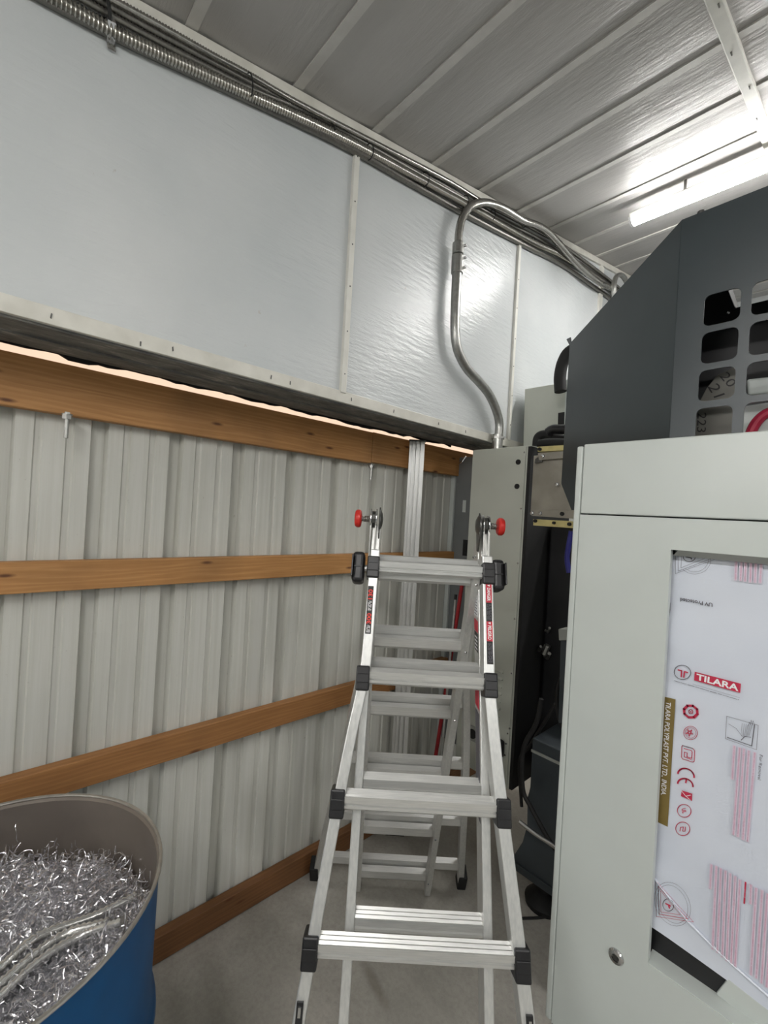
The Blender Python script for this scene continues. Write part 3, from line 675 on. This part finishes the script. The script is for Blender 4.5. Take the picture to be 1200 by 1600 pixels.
def heap(x, y):
    dx, dy = x-DC.x, y-DC.y
    return .795+.17*dx-.02*dy+.018*np.sin(9*dx+3)*np.cos(11*dy)+.012*np.sin(23*dx+17*dy)+.030*np.exp(-((dx+.12)**2+(dy-.12)**2)/.01)
m = MB(); R = 40; seg = 64; P = [(DC.x, DC.y, float(heap(DC.x, DC.y)))]; F = []
for k in range(1, R+1):
    for i in range(seg):
        a = 2*math.pi*i/seg; r = .281*k/R; x, y = DC.x+r*math.cos(a), DC.y+r*math.sin(a); P.append((x, y, float(heap(x, y))-.006+random.uniform(-.004, .004)))
for i in range(seg): F.append((0, 1+i, 1+(i+1) % seg))
for k in range(R-1):
    for i in range(seg): F.append((1+k*seg+i, 1+(k+1)*seg+i, 1+(k+1)*seg+(i+1)%seg, 1+k*seg+(i+1)%seg))
m.add(P, F)
# strands: short curved slivers and longer curls, all numpy
def strands(N, steps, length, width, curl, lift):
    V = []; Fc = []
    for i in range(N):
        a = rng.uniform(0, 2*math.pi); r = .272*math.sqrt(rng.uniform(0, 1)); x, y = DC.x+r*math.cos(a), DC.y+r*math.sin(a)
        z = float(heap(x, y))+rng.uniform(-.006, lift); L = rng.uniform(.5, 1.2)*length; h = rng.uniform(0, 2*math.pi); el = rng.normal(0, .45); k1 = rng.normal(0, curl); k2 = rng.normal(0, curl*.6)
        w = width*rng.uniform(.6, 1.5); tw = rng.uniform(0, 6.28); dt = rng.normal(0, 1.2); p = np.array([x, y, z]); o = len(V)
        for s in range(steps):
            t = np.array([math.cos(h)*math.cos(el), math.sin(h)*math.cos(el), math.sin(el)]); sd = np.cross(t, [0, 0, 1.0]); sd /= (np.linalg.norm(sd)+1e-9); nn = np.cross(sd, t)
            v = sd*math.cos(tw)+nn*math.sin(tw); ww = w*(1-.5*abs(2*s/(steps-1)-1))
            q = nn*math.cos(tw)-sd*math.sin(tw)
            V += [p+v*ww, p-v*ww, p+q*ww*.5]
            if s: b = o+3*(s-1); Fc += [(b, b+1, b+4, b+3), (b+1, b+2, b+5, b+4), (b+2, b, b+3, b+5)]
            p = p+t*(L/steps); h += k1/steps; el += k2/steps; tw += dt/steps
            rr = math.hypot(p[0]-DC.x, p[1]-DC.y)
            if rr > .274: p[0] = DC.x+(p[0]-DC.x)*.274/rr; p[1] = DC.y+(p[1]-DC.y)*.274/rr
    return V, Fc
for args in ((5200, 4, .032, .0016, 1.2, .014), (1700, 6, .055, .0011, 4.0, .022), (260, 12, .10, .0008, 11.0, .035), (1500, 3, .016, .003, .8, .012)):
    V, Fc = strands(*args); m.add(V, Fc)
sw = obj('metal_swarf', m, M['swarf']); sw['kind'] = 'stuff'; sw['label'] = 'tangled bright metal shavings heaped inside the blue drum'; sw['category'] = 'metal shavings'
# scraps of ribbed conduit lying on the heap
def scrap(px, r, label):
    P = []
    for u, v in px:
        z = .84
        for _ in range(6): c = hz(u, v, z); z = float(heap(c.x, c.y))+.020
        rr = math.hypot(c.x-DC.x, c.y-DC.y)
        if rr > .262: c.x = DC.x+(c.x-DC.x)*.262/rr; c.y = DC.y+(c.y-DC.y)*.262/rr
        P.append(Vector((c.x, c.y, z)))
    o = obj('conduit_offcut', ribbed(spline(P, 8), r,   .0095, .3, 12), M['offcut'], None, smooth=True, angle=80)
    return tag(o, label, 'conduit', 'ribbed conduit offcuts in the drum')
scrap([(-60, 1560), (0, 1512), (60, 1463), (150, 1430), (218, 1396)], .0088, 'ribbed conduit offcut on the shavings, longest and furthest from the drum front')
scrap([(-60, 1585), (0, 1537), (55, 1490), (105, 1458), (172, 1440)], .0088, 'ribbed conduit offcut on the shavings, middle one of three')
scrap([(-60, 1600), (0, 1556), (50, 1510), (95, 1478), (140, 1456), (196, 1438)], .0082, 'ribbed conduit offcut on the shavings, nearest to the drum front edge')

# ------------------------------------------------------------------ machine: light grey front with window, charcoal cover, black body
YM = 1.10
xl = hy(902, 700, YM).x; ztop = hy(912, 697, YM).z; zbot = hy(855, 1590, YM).z; XR = .62
zseam = hy(908, 803, YM).z; xstrip = hy(913, 697, YM).x
mc = thing('milling_machine', 'large grey machine tool with film covered window and charcoal cover', 'machine', ((xl+XR)/2, YM+.4, 0))
sheet = lambda x, z, y=YM: Vector((x, y, z))
obj('edge_strip', MB().box((xl, YM-.002, zbot), (xstrip-.0015, YM+.06, ztop)), M['panel'], mc, bevel=.004)
obj('upper_panel', MB().box((xstrip, YM-.002, zseam+.0015), (XR, YM+.03, ztop+.004)), M['panel'], mc, bevel=.003)
wl0, wt = hy(1049, 866, YM), hy(1060, 858, YM); wb = hy(1012, 1505, YM)
wx0, wz1, wz0, wx1 = (wl0.x+wb.x)/2, wl0.z-.002, wb.z, .52
# lower panel with the window opening
for nm in ('lower_panel',):
    cut_sheet(nm, [(xstrip, zbot), (XR, zbot), (XR, zseam-.0015), (xstrip, zseam-.0015)], [[(wx0, wz0), (wx0, wz1+.012), (wx1, wz1+.012), (wx1, wz0)]], lambda a, b: Vector((a, YM+.006, b)), (0, 1, 0), .016, M['panel'], mc)
obj('body_side', MB().box((xl+.004, YM+.05, zbot+.002), (XR, YM+.075, wz0-.02)).box((xl+.004, YM+.05, wz1+.03), (XR, YM+.075, ztop-.02)).box((xl+.004, YM+.05, wz0-.02), (wx0-.004, YM+.075, wz1+.03)), M['inside'], mc)
# window opening: top flange, side wall, sill
YW = YM+.040
obj('window_flange', MB().prism([sheet(wx0, wz1-.001, YM+.016), sheet(wx0+.014, wz1+.0125, YM-.0022), sheet(wx1, wz1+.0125, YM-.0022), sheet(wx1, wz1-.003, YM+.016)], (0, .02, 0)), M['panel_side'], mc)
obj('window_side', MB().box((wx0-.022, YM+.016, wz0), (wx0-.014, YM+.05, wz1+.006)), M['rubber'], mc)
obj('window_sill', MB().box((wx0-.004, YM+.001, wz0-.012), (wx1, YM+.05, wz0+.0015)), M['panel'], mc)
gl = obj('window_pane', MB().box((wx0-.013, YW+.003, wz0-.004), (wx1, YW+.009, wz1+.004)), M['black'], mc)
# bottom grip cover right of the dark strip
gp = [hy(u, v, YW) for u, v in ((1138, 1527), (1119, 1551), (1142, 1590), (1175, 1640), (1330, 1770), (1330, 1640), (1200, 1575))]
obj('grip_cover', MB().prism([Vector((p.x, YW-.004, max(p.z, wz0))) for p in gp], (0, .007, 0)), M['panel'], mc, bevel=.002)
# protective film, slightly rumpled, with a slanted lower edge
fx0 = wx0+.003
def film_y(x, z):
    e = math.exp(-(x-fx0)/.03)
    return YW-.001-.0016*e*(1+math.sin(z*47)+.6*math.sin(z*113))-.0015
lowL = hy(1017, 1443, YW); lowR = hy(1200, 1575, YW)
def low(x): return lowL.z+(lowR.z-lowL.z)*(x-lowL.x)/(lowR.x-lowL.x)
def left(z): return wx0-.012+.006*math.exp(-((z-1.42)/.07)**2)+.0012*math.sin(z*41)
nx, nz = 40, 60; P = []; F = []
for i in range(nx+1):
    for k in range(nz+1):
        t = (i/nx)**1.6; z0_ = low(wx0+(wx1-wx0)*t); z = z0_+(wz1-z0_)*k/nz; x = left(z)+(wx1-left(z))*t
        P.append((x, film_y(x, z)-(.0012*math.exp(-(z-z0_)/.02)), z))
for i in range(nx):
    for k in range(nz): F.append((i*(nz+1)+k, (i+1)*(nz+1)+k, (i+1)*(nz+1)+k+1, i*(nz+1)+k+1))
film = obj('protective_film', MB().add(P, F), M['film'], mc, smooth=True)
crease = [hy(u, v, YW-.006) for u, v in ((1022, 1372), (1050, 1408), (1076, 1441), (1110, 1475), (1150, 1512), (1200, 1556), (1260, 1612))]
obj('film_crease', MB().tube(crease, .0028, 6), M['film'], film, smooth=True)
YT = YW-.0082
pt = lambda u, v: hy(u, v, YT)
C2 = lambda x, y: pt(1020+x/6.667, 1020+y/6.667)
C3 = lambda x, y: pt(1020+x/6.667, 1160+y/6.667)
C1 = lambda x, y: pt(1020+x/6.667, 840+y/6.667)
C4 = lambda x, y: pt(1000+x/5.715, 1320+y/5.715)
def quad(mb, *p): return mb.add(p, [tuple(range(len(p)))])
LIFT = Vector((0, -.0006, 0))
def stroke(mb, pts, w, closed=False):
    pts = [Vector(p) for p in pts]
    if closed: pts = pts+[pts[0], pts[1]]
    for a, b in zip(pts, pts[1:]):
        d = (b-a); n_ = Vector((-d.z, 0, d.x)).normalized()*w/2; e = d.normalized()*w*.3
        mb.add([a-n_-e, b-n_+e, b+n_+e, a+n_-e], [(0, 1, 2, 3)])
    return mb
def ell(cf, cx, cy, rx, ry, rot=0, n=28, a0=0, a1=360):
    P = []
    for k in range(n+1):
        a = math.radians(a0+(a1-a0)*k/n); x, y = rx*math.cos(a), ry*math.sin(a); c, s = math.cos(rot), math.sin(rot); P.append(cf(cx+x*c-y*s, cy+x*s+y*c))
    return P
# logo
m = MB(); quad(m, C2(437, 197), C2(918, 322), C2(910, 418), C2(430, 287)); lg = obj('logo_block', m, M['pcrim'], film)
m = MB(); put_text(m, 'TILARA', C2(452, 276)+LIFT, C2(892, 398)+LIFT, C2(458, 216)+LIFT, .03, 0, .70); obj('logo_word', m, M['pwhite'], film)
m = MB(); stroke(m, ell(C2, 308, 203, 86, 74, .18), .0014); obj('logo_ring', m, M['pgrey'], film)
m = MB(); stroke(m, [C2(262, 178), C2(300, 186), C2(296, 250)], .0026); stroke(m, [C2(364, 206), C2(330, 196), C2(322, 256)], .0026); obj('logo_mark', m, M['pcrim'], film)
def dashes(mb, a, b, w, lo=.003, hi=.010, gap=.0014):
    d = b-a; L = d.length; d = d/L; s = 0
    while s < L:
        e = min(L, s+random.uniform(lo, hi)); stroke(mb, [a+d*s, a+d*e], w*random.uniform(.75, 1.1)); s = e+random.uniform(gap*.7, gap*1.6)
m = MB(); dashes(m, C2(225, 290), C2(895, 490), .0010, .006, .014); stroke(m, [C2(415, 325), C2(905, 468)], .0004); o = obj('fine_print', m, M['pgrey'], film); o['kind'] = 'stuff'
m = MB(); put_text(m, 'UV Protected', C1(622, 682), C1(286, 628), C1(621, 722), .022, 0, .70); obj('printed_words', m, M['pgrey'], film)
# olive strip
m = MB(); quad(m, C2(112, 455), C2(237, 485), C3(155, 880), C3(35, 822)); obj('olive_strip', m, M['polive'], film)
m = MB(); put_text(m, 'TILARA POLYPLAST PVT. LTD., INDIA.', C2(138, 508)+LIFT, C3(86, 543)+LIFT, C2(190, 520)+LIFT, .012, .1, .70); obj('strip_words', m, M['pwhite'], film)
# approval marks
m = MB(); oc = ell(C2, 395, 612, 78, 68, .35, 8); 
stroke(m, ell(C2, 395, 612, 74, 64, .35, 8), .0048); stroke(m, ell(C2, 395, 612, 22, 22), .0012, False); stroke(m, [C2(375, 600), C2(415, 630)], .001); stroke(m, [C2(378, 632), C2(412, 595)], .001); obj('octagon_mark', m, M['pcrim'], film)
m = MB(); stroke(m, ell(C2, 393, 835, 72, 70, .3), .0010); stroke(m, ell(C2, 393, 835, 55, 53, .3), .0007)
for k in range(5):
    a = 1.2566*k+.4; b = a+2.513; stroke(m, [C2(382+38*math.cos(a), 832+38*math.sin(a)), C2(382+38*math.cos(b), 832+38*math.sin(b))], .0013)
obj('star_seal', m, M['pcrim'], film)
m = MB(); stroke(m, [C3(310, 32), C3(415, 62), C3(436, 85), C3(432, 195), C3(418, 206), C3(310, 172), C3(298, 155), C3(302, 45)], .0013, True)
stroke(m, [C3(325, 62), C3(400, 84), C3(410, 100), C3(405, 165), C3(355, 150), C3(360, 110), C3(330, 100), C3(328, 150), C3(400, 178)], .0014); obj('square_mark', m, M['pcrim'], film)
m = MB(); stroke(m, ell(C3, 345, 345, 88, 70, .45, 16, 165, 345), .0030)
stroke(m, ell(C3, 338, 445, 82, 66, .42, 16, 165, 345), .0030); stroke(m, [C3(352, 378), C3(342, 420)], .0028); obj('conformity_mark', m, M['pcrim'], film)
m = MB(); quad(m, C3(300, 500), C3(410, 535), C3(408, 610), C3(292, 560)); k1 = obj('tick_mark_block', m, M['pcrim'], film)
m = MB(); stroke(m, [C3(300, 505)+LIFT, C3(345, 560)+LIFT, C3(395, 548)+LIFT], .0012); stroke(m, [C3(340, 555)+LIFT, C3(392, 600)+LIFT], .0012); obj('tick_mark', m, M['pwhite'], film)
m = MB(); stroke(m, ell(C3, 327, 713, 72, 66, .3), .0014); put_text(m, 'UL', C3(300, 690), C3(312, 740), C3(340, 685), .03, 0, .7); obj('round_mark', m, M['pcrim'], film)
m = MB(); stroke(m, ell(C3, 312, 900, 74, 70, .3), .0014); stroke(m, [C3(340, 880), C3(335, 925), C3(310, 925), C3(318, 880), C3(290, 885), C3(282, 925)], .0014); obj('round_mark', m, M['pcrim'], film)
# peel sketch
m = MB(); stroke(m, [C2(770, 660), C2(1098, 755), C2(1080, 1010), C2(755, 895)], .0006, True); stroke(m, [C2(1060, 750), C2(1030, 970), C2(775, 880)], .0014)
for k in range(7): stroke(m, [C2(930+12*k, 880-3*k), C2(925+20*k, 800-14*k+30*math.sin(k)), C2(930+22*k, 735+4*k)], .0005)
stroke(m, [C2(920, 910), C2(960, 870), C2(1020, 880)], .0012); stroke(m, [C2(790, 740), C2(870, 790), C2(930, 870)], .0006); obj('peel_sketch', m, M['pgrey'], film)
# columns of small print with a pale pink wash
def column(cols, cf, name):
    m = MB(); w = MB()
    for (x0, y0, x1, y1) in cols:
        a, b = cf(x0, y0), cf(x1, y1); dashes(m, a, b, .0022, .003, .012); stroke(w, [a-LIFT*.4, b-LIFT*.4], .0056)
    o = obj('fine_print', m, M['ppink'], film); o['kind'] = 'stuff'; o = obj('print_wash', w, M['ppale'], film); o['kind'] = 'stuff'
column([(850, 40, 828, 380), (905, 60, 840, 960), (950, 70, 885, 980), (1000, 90, 938, 1010), (1062, 110, 985, 1030)], C3, 'a')
column([(868, 250, 862, 440), (922, 256, 914, 446), (968, 262, 960, 452), (1022, 266, 1014, 462), (1072, 272, 1064, 466), (1128, 278, 1118, 470)], C1, 'b')
column([(638, 180, 626, 390), (682, 195, 648, 930), (722, 215, 690, 960), (764, 235, 734, 1000), (806, 260, 774, 1035), (850, 285, 812, 1065), (892, 315, 848, 1085)], C4, 'c')
column([(990, 360, 985, 525), (1037, 390, 990, 1160), (1090, 410, 1038, 1190), (1137, 440, 1084, 1235), (1185, 465, 1130, 1270), (1232, 490, 1176, 1310), (1280, 510, 1222, 1345)], C4, 'd')
m = MB(); dashes(m, C4(943, 335), C4(930, 523), .0024, .004, .009); o = obj('fine_print', m, M['pcrim'], film); o['kind'] = 'stuff'
m = MB(); put_text(m, 'For Removal', C3(1112, 125), C3(1092, 390), C3(1146, 130), .004, .15, .7); obj('printed_words', m, M['pgrey'], film)
# triangle seals at the top and bottom left of the film
m = MB(); stroke(m, ell(C1, 440, 230, 165, 150, -.1, 28, -12, 145), .0005); stroke(m, ell(C1, 440, 230, 140, 125, -.1, 28, -12, 140), .0005)
stroke(m, [C1(235, 190), C1(235, 375), C1(680, 215)], .0006); stroke(m, [C1(298, 190), C1(292, 315), C1(545, 215)], .0006); stroke(m, [C1(262, 190), C1(264, 350), C1(630, 212)], .0007)
stroke(m, ell(C1, 380, 195, 65, 55, 0, 20, 0, 180), .0014); stroke(m, [C1(345, 200), C1(400, 212), C1(402, 225)], .0024); obj('triangle_seal', m, M['pgrey'], film)
m = MB(); stroke(m, ell(C4, 290, 530, 150, 205, -.45, 36), .0005); stroke(m, ell(C4, 290, 530, 125, 180, -.45, 36), .0005); stroke(m, ell(C4, 252, 538, 48, 55, -.3, 24), .0012); obj('round_seal', m, M['pgrey'], film)
m = MB(); stroke(m, [C4(140, 320), C4(145, 640), C4(478, 690)], .0007, True); stroke(m, [C4(160, 370), C4(172, 620), C4(425, 662)], .0010, True); stroke(m, [C4(182, 410), C4(188, 600), C4(360, 625)], .0007, True); stroke(m, [C4(230, 525), C4(270, 545)], .003); stroke(m, [C4(255, 535), C4(262, 565)], .003); obj('triangle_seal', m, M['pcrim'], film)
# round lock on the lower panel
c = hy(963, 1494, YM-.002)
lk = obj('panel_lock', MB().lathe(c, (0, -1, 0), [(.0165, 0), (.0165, .003), (.014, .006), (.008, .007), (.008, .003), (.0, .003)], 24), M['chrome'], mc, smooth=True)
obj('lock_slot', MB().lathe(c+Vector((0, -.0035, 0)), (0, -1, 0), [(.0075, 0), (.006, .003), (0, .003)], 6), M['steel_dark'], lk)
c = hy(862, 1597, YM+.05); obj('levelling_foot', MB().cyl((xl+.05, YM+.06, 0), (xl+.05, YM+.06, .03), .045, 20).cyl((xl+.05, YM+.06, .03), (xl+.05, YM+.06, zbot+.03), .014, 12).box((xl+.01, YM+.02, zbot-.03), (xl+.09, YM+.10, zbot)), M['rubber'], mc)
for xx in (.1, .55): obj('levelling_foot', MB().cyl((xx, YM+.3, 0), (xx, YM+.3, .03), .045, 20).cyl((xx, YM+.3, .03), (xx, YM+.3, zbot+.03), .014, 12), M['rubber'], mc)

# charcoal cover: front face with rounded cut-outs, and the bent left facet
YC = YM+.05
e0, e1 = hy(1063, 345, YC), hy(1047, 690, YC); xe = (e0.x+e1.x)/2; zt = e0.z; zb = zseam+.02
holes = []
du, dv = 78, 0
for i, (u, v) in enumerate(((1128, 480.5), (1124, 540.5), (1119.5, 600.5), (1115, 660.5))):
    a, b = hy(u, v, YC), hy(u+78.3, v-16+i*3.6, YC); pitch = b.x-a.x
    l_, r_ = hy(u-28.3, v, YC), hy(u+28.3, v, YC); t_, b_ = hy(u, v-24.5, YC), hy(u, v+24.5, YC)
    for k in range(4): holes.append(rrect(a.x+pitch*k, a.z, r_.x-l_.x, t_.z-b_.z, .013))
fr = cut_sheet('cover_front', [(xe+.001, zb), (XR, zb), (XR, zt+.01), (xe+.001, zt)], holes, lambda a, b: Vector((a, YC, b)), (0, 1, 0), .003, M['cover'], mc)
ang = math.radians(40); dv_ = Vector((-math.cos(ang), math.sin(ang), 0)); nv = Vector((math.sin(ang), math.cos(ang), 0)); ep = Vector((xe, YC, 0))
fp_ = [hp(u, v, ep, nv) for u, v in ((1062, 346), (965, 455), (892, 535), (891, 527), (885, 530), (890, 540), (877, 756), (893, 797), (920, 797))]
fp_ = [Vector((xe, YC, zt))]+fp_[1:]+[Vector((xe, YC, zb))]
obj('cover_side', MB().prism(fp_, nv*.003), M['cover'], mc)
# folded lip along the slanted top of the cover
obj('cover_lip', MB().prism([fp_[0], fp_[2], fp_[2]+nv*.05-Vector((0, 0, .004)), fp_[0]+nv*.05-Vector((0, 0, .004))], (0, 0, -.002)), M['cover'], mc)
obj('cover_roof', MB().prism([(xe, YC, zt), (XR, YC, zt+.01), (XR, YC+.30, zt+.01), (xe-.05, YC+.30, zt)], (0, 0, -.003)), M['cover'], mc)
c = hy(1078, 337, YC); obj('roof_screw', MB().cyl((c.x+.02, YC+.006, zt), (c.x+.02, YC+.006, zt+.006), .008, 10), M['steel_dark'], mc)
# what shows through the cut-outs
YI = 1.36
hd = [hy(u, v, YI) for u, v in ((1050, 405), (1122, 405), (1138, 452), (1149, 480), (1177, 473), (1290, 446), (1290, 760), (1040, 760))]
obj('spindle_head', MB().prism(hd, (0, .16, 0)), M['inside'], mc, bevel=.004)
hd = [hy(u, v, YI-.03) for u, v in ((1094, 625), (1104, 606), (1120, 586), (1152, 572), (1152, 690), (1152, 760), (1084, 760), (1084, 690), (1086, 640))]
sp = obj('spindle_casting', MB().prism(hd, (0, .028, 0)), M['cast'], mc, bevel=.002)
m = MB(); yy = YI-.0315
q = lambda u, v: hy(u, v, yy)
for s_, p0, p1, ptp in (('20', (1124, 588), (1139, 606), (1137, 580)), ('21', (1105, 604), (1116, 622), (1122, 598)), ('223', (1090, 645), (1089, 675), (1104, 645))): put_text(m, s_, q(*p0), q(*p1), q(*ptp), .0, 0, .7)
obj('marker_writing', m, M['pblack'], sp)
cy_ = [hy(u, v, YI-.02) for u, v in ((1166, 592), (1300, 578), (1300, 604), (1168, 618))]
obj('white_cylinder', MB().prism(cy_, (0, .02, 0)), M['panel'], mc, bevel=.006, seg=3)
gy = [hy(u, v, YI-.025) for u, v in ((1160, 635), (1300, 615), (1300, 720), (1158, 720))]
gb = obj('cream_block', MB().prism(gy, (0, .02, 0)), M['panel'], mc)
m = MB(); P = [hy(u, v, YI-.03) for u, v in ((1170, 700), (1174, 675), (1186, 655), (1205, 643), (1240, 636))]
obj('red_band', MB().tube(spline(P, 5), .011, 10), M['pcrim'], gb, smooth=True)
c = hy(1138.5, 489, YI-.004); obj('bright_bolt', MB().sphere(c, .0045, seg=8), M['chrome'], mc)

# silver bearing block with yellow rails, left of the cover
YB = 1.72
def plate(name, px, th, mat, y=YB, par=mc, bev=.001): return obj(name, MB().prism([hy(u, v, y) for u, v in px], (0, th, 0)), M[mat], par, bevel=bev)
pl = plate('bearing_plate', ((834, 712), (905, 705), (905, 800), (829, 800)), .03, 'plate')
for px in (((840, 698), (905, 694), (905, 702.5), (840, 706)), ((833, 811), (905, 815), (905, 826), (833, 821))): plate('guide_rail', px, .03, 'zinc', YB-.012)
plate('bracket_bar', ((840, 708), (905, 703), (905, 714), (842, 719)), .02, 'plate', YB-.016)
plate('bracket_bar', ((831, 796), (905, 799), (905, 811), (830, 806)), .02, 'plate', YB-.016)
plate('bracket_shadow_gap', ((836, 717), (846, 711), (846, 722), (835, 724)), .01, 'steel_dark', YB-.014)
for u, v, r in ((844, 702, .007), (837, 814, .007), (866, 817, .006), (890, 819, .007), (879, 803, .008)): obj('bolt_hole', fdisc(u, v, YB-.014, r, .008), M['rubber'], mc)
for u, v in ((848, 713), (844, 802), (831, 802), (870, 757)): obj('cap_screw', MB().sphere(hy(u, v, YB-.017), .009, (1, .5, 1), 10), M['chrome'], mc, smooth=True)

# grey box behind, black hoses and cover above the block
gbx = [hy(u, v, 2.16) for u, v in ((820, 608), (884, 597), (930, 590), (930, 712), (817, 712))]
YG = 2.16
bx = obj('rear_box', MB().prism(gbx, (0, .25, 0)), M['cab'], mc, bevel=.003)
obj('box_flange', MB().prism([hy(u, v, YG-.03) for u, v in ((884, 594), (889, 592), (884, 712), (880, 712))], (0, .03, 0)), M['panel'], bx)
plate('box_notch', ((872, 645), (886, 643), (886, 672), (871, 676)), .004, 'rubber', YG-.004, bx)
def hose(name, px, r, mat, y, par=mc): return obj(name, MB().tube(spline([hy(u, v, y) for u, v in px], 6), r, 12), M[mat], par, smooth=True)
hose('black_hose', ((838, 697), (841, 683), (852, 679), (868, 684), (900, 690)), .021, 'rubber', 1.95)
hose('black_hose', ((856, 676), (864, 671), (880, 671), (910, 668)), .022, 'black', 1.90)
hose('black_hose', ((842, 694), (860, 692), (890, 693)), .02, 'rubber', 1.85)
hose('bellows_hose', ((876, 612), (875, 588), (880, 565), (892, 548), (920, 540)), .028, 'rubber', 1.98)
# black machine column and things deep inside
kx = cx1+.03
obj('column', MB().box((kx, 2.04, .42), (XR, 2.45, 1.60)), M['inside'], mc, bevel=.01)
obj('base_casting', MB().box((-.75, 2.06, .0), (XR, 2.4, .42)), M['inside'], mc, bevel=.01)
obj('inner_post', MB().prism([hy(u, v, 1.62) for u, v in ((876, 985), (905, 985), (905, 1130), (872, 1130))], (0, .04, 0)), M['slate'], mc, bevel=.003)
obj('post_cap', MB().prism([hy(u, v, 1.61) for u, v in ((872, 983), (905, 983), (905, 1000), (873, 1001))], (0, .06, 0)), M['panel_side'], mc, bevel=.003)
hose('blue_cable', ((893, 830), (889, 850), (886, 872), (889, 895)), .010, 'bluecable', 1.70)
for u, v, r in ((834, 853, .006), (852, 985, .006), (846, 1013, .009), (838, 1014, .007), (851, 1025, .010), (820, 1024, .006), (820, 1042, .005), (816, 1124, .008), (826, 991, .005)):
    obj('pipe_fitting', MB().tube([hy(u, v, 2.03), hy(u+4, v+3, 2.02), hy(u+7, v-4, 2.0)], r, 8), M['steel'], mc, smooth=True)
obj('fitting_nipple', MB().tube([hy(850, 1022, 1.98), hy(856, 1008, 1.98)], .014, 8), M['steel'], mc)
obj('fitting_nipple', MB().tube([hy(878, 1092, 1.66), hy(884, 1097, 1.66)], .008, 8), M['zinc'], mc)
hose('drain_pipe', ((812, 1284), (835, 1302), (858, 1317), (890, 1340)), .008, 'chrome', 1.62)
hose('black_cable', ((846, 1092), (838, 1130), (818, 1170), (817, 1232), (830, 1262), (845, 1290), (860, 1316), (885, 1350)), .009, 'rubber', 1.66)
hose('black_cable', ((868, 1100), (850, 1130), (828, 1165), (812, 1190), (815, 1260)), .007, 'rubber', 1.78)
hose('black_cable', ((876, 1060), (870, 1085), (872, 1115), (880, 1140)), .007, 'rubber', 1.64)

# slate chip tank on black feet
YK = 1.72
ct = [hy(u, v, YK) for u, v in ((832, 1153), (828, 1230), (824, 1246), (823, 1290), (816, 1316), (803, 1336), (803, 1356))]
zk1, zk0 = ct[0].z, ct[-1].z
tk = thing('chip_tank', 'dark slate coolant tank under the machine on round black feet', 'tank', (-.5, YK+.2, 0))
poly = ct+[Vector((.3, YK, zk0)), Vector((.3, YK, zk1))]
obj('tank_body', MB().prism(poly, (0, .3, 0)), M['slate'], tk, bevel=.004)
obj('tank_lip', MB().box((ct[0].x, YK-.006, zk1-.055), (.3, YK, zk1-.045)), M['panel_side'], tk)
obj('tank_skirt', MB().box((ct[-1].x, YK-.008, zk0), (.3, YK, zk0+.03)), M['slate'], tk, bevel=.002)
for x in (ct[-1].x+.09, -.15):
    obj('foot', MB().lathe((x, YK+.10, 0), (0, 0, 1), [(.075, 0), (.078, .02), (.05, .05), (.03, .06), (.03, zk0+.01)], 24), M['rubber'], tk, smooth=True)
fl = [hz(u, v, .006) for u, v in ((813, 1435), (840, 1434), (870, 1431), (940, 1425))]
tag(obj('floor_cable', MB().tube(spline(fl, 5), .005, 8), M['rubber'], None, smooth=True), 'black cable lying on concrete floor below the slate tank', 'cable')

# loose structure cleanup
for o in list(bpy.data.objects):
    if '_m' in o: del o['_m']
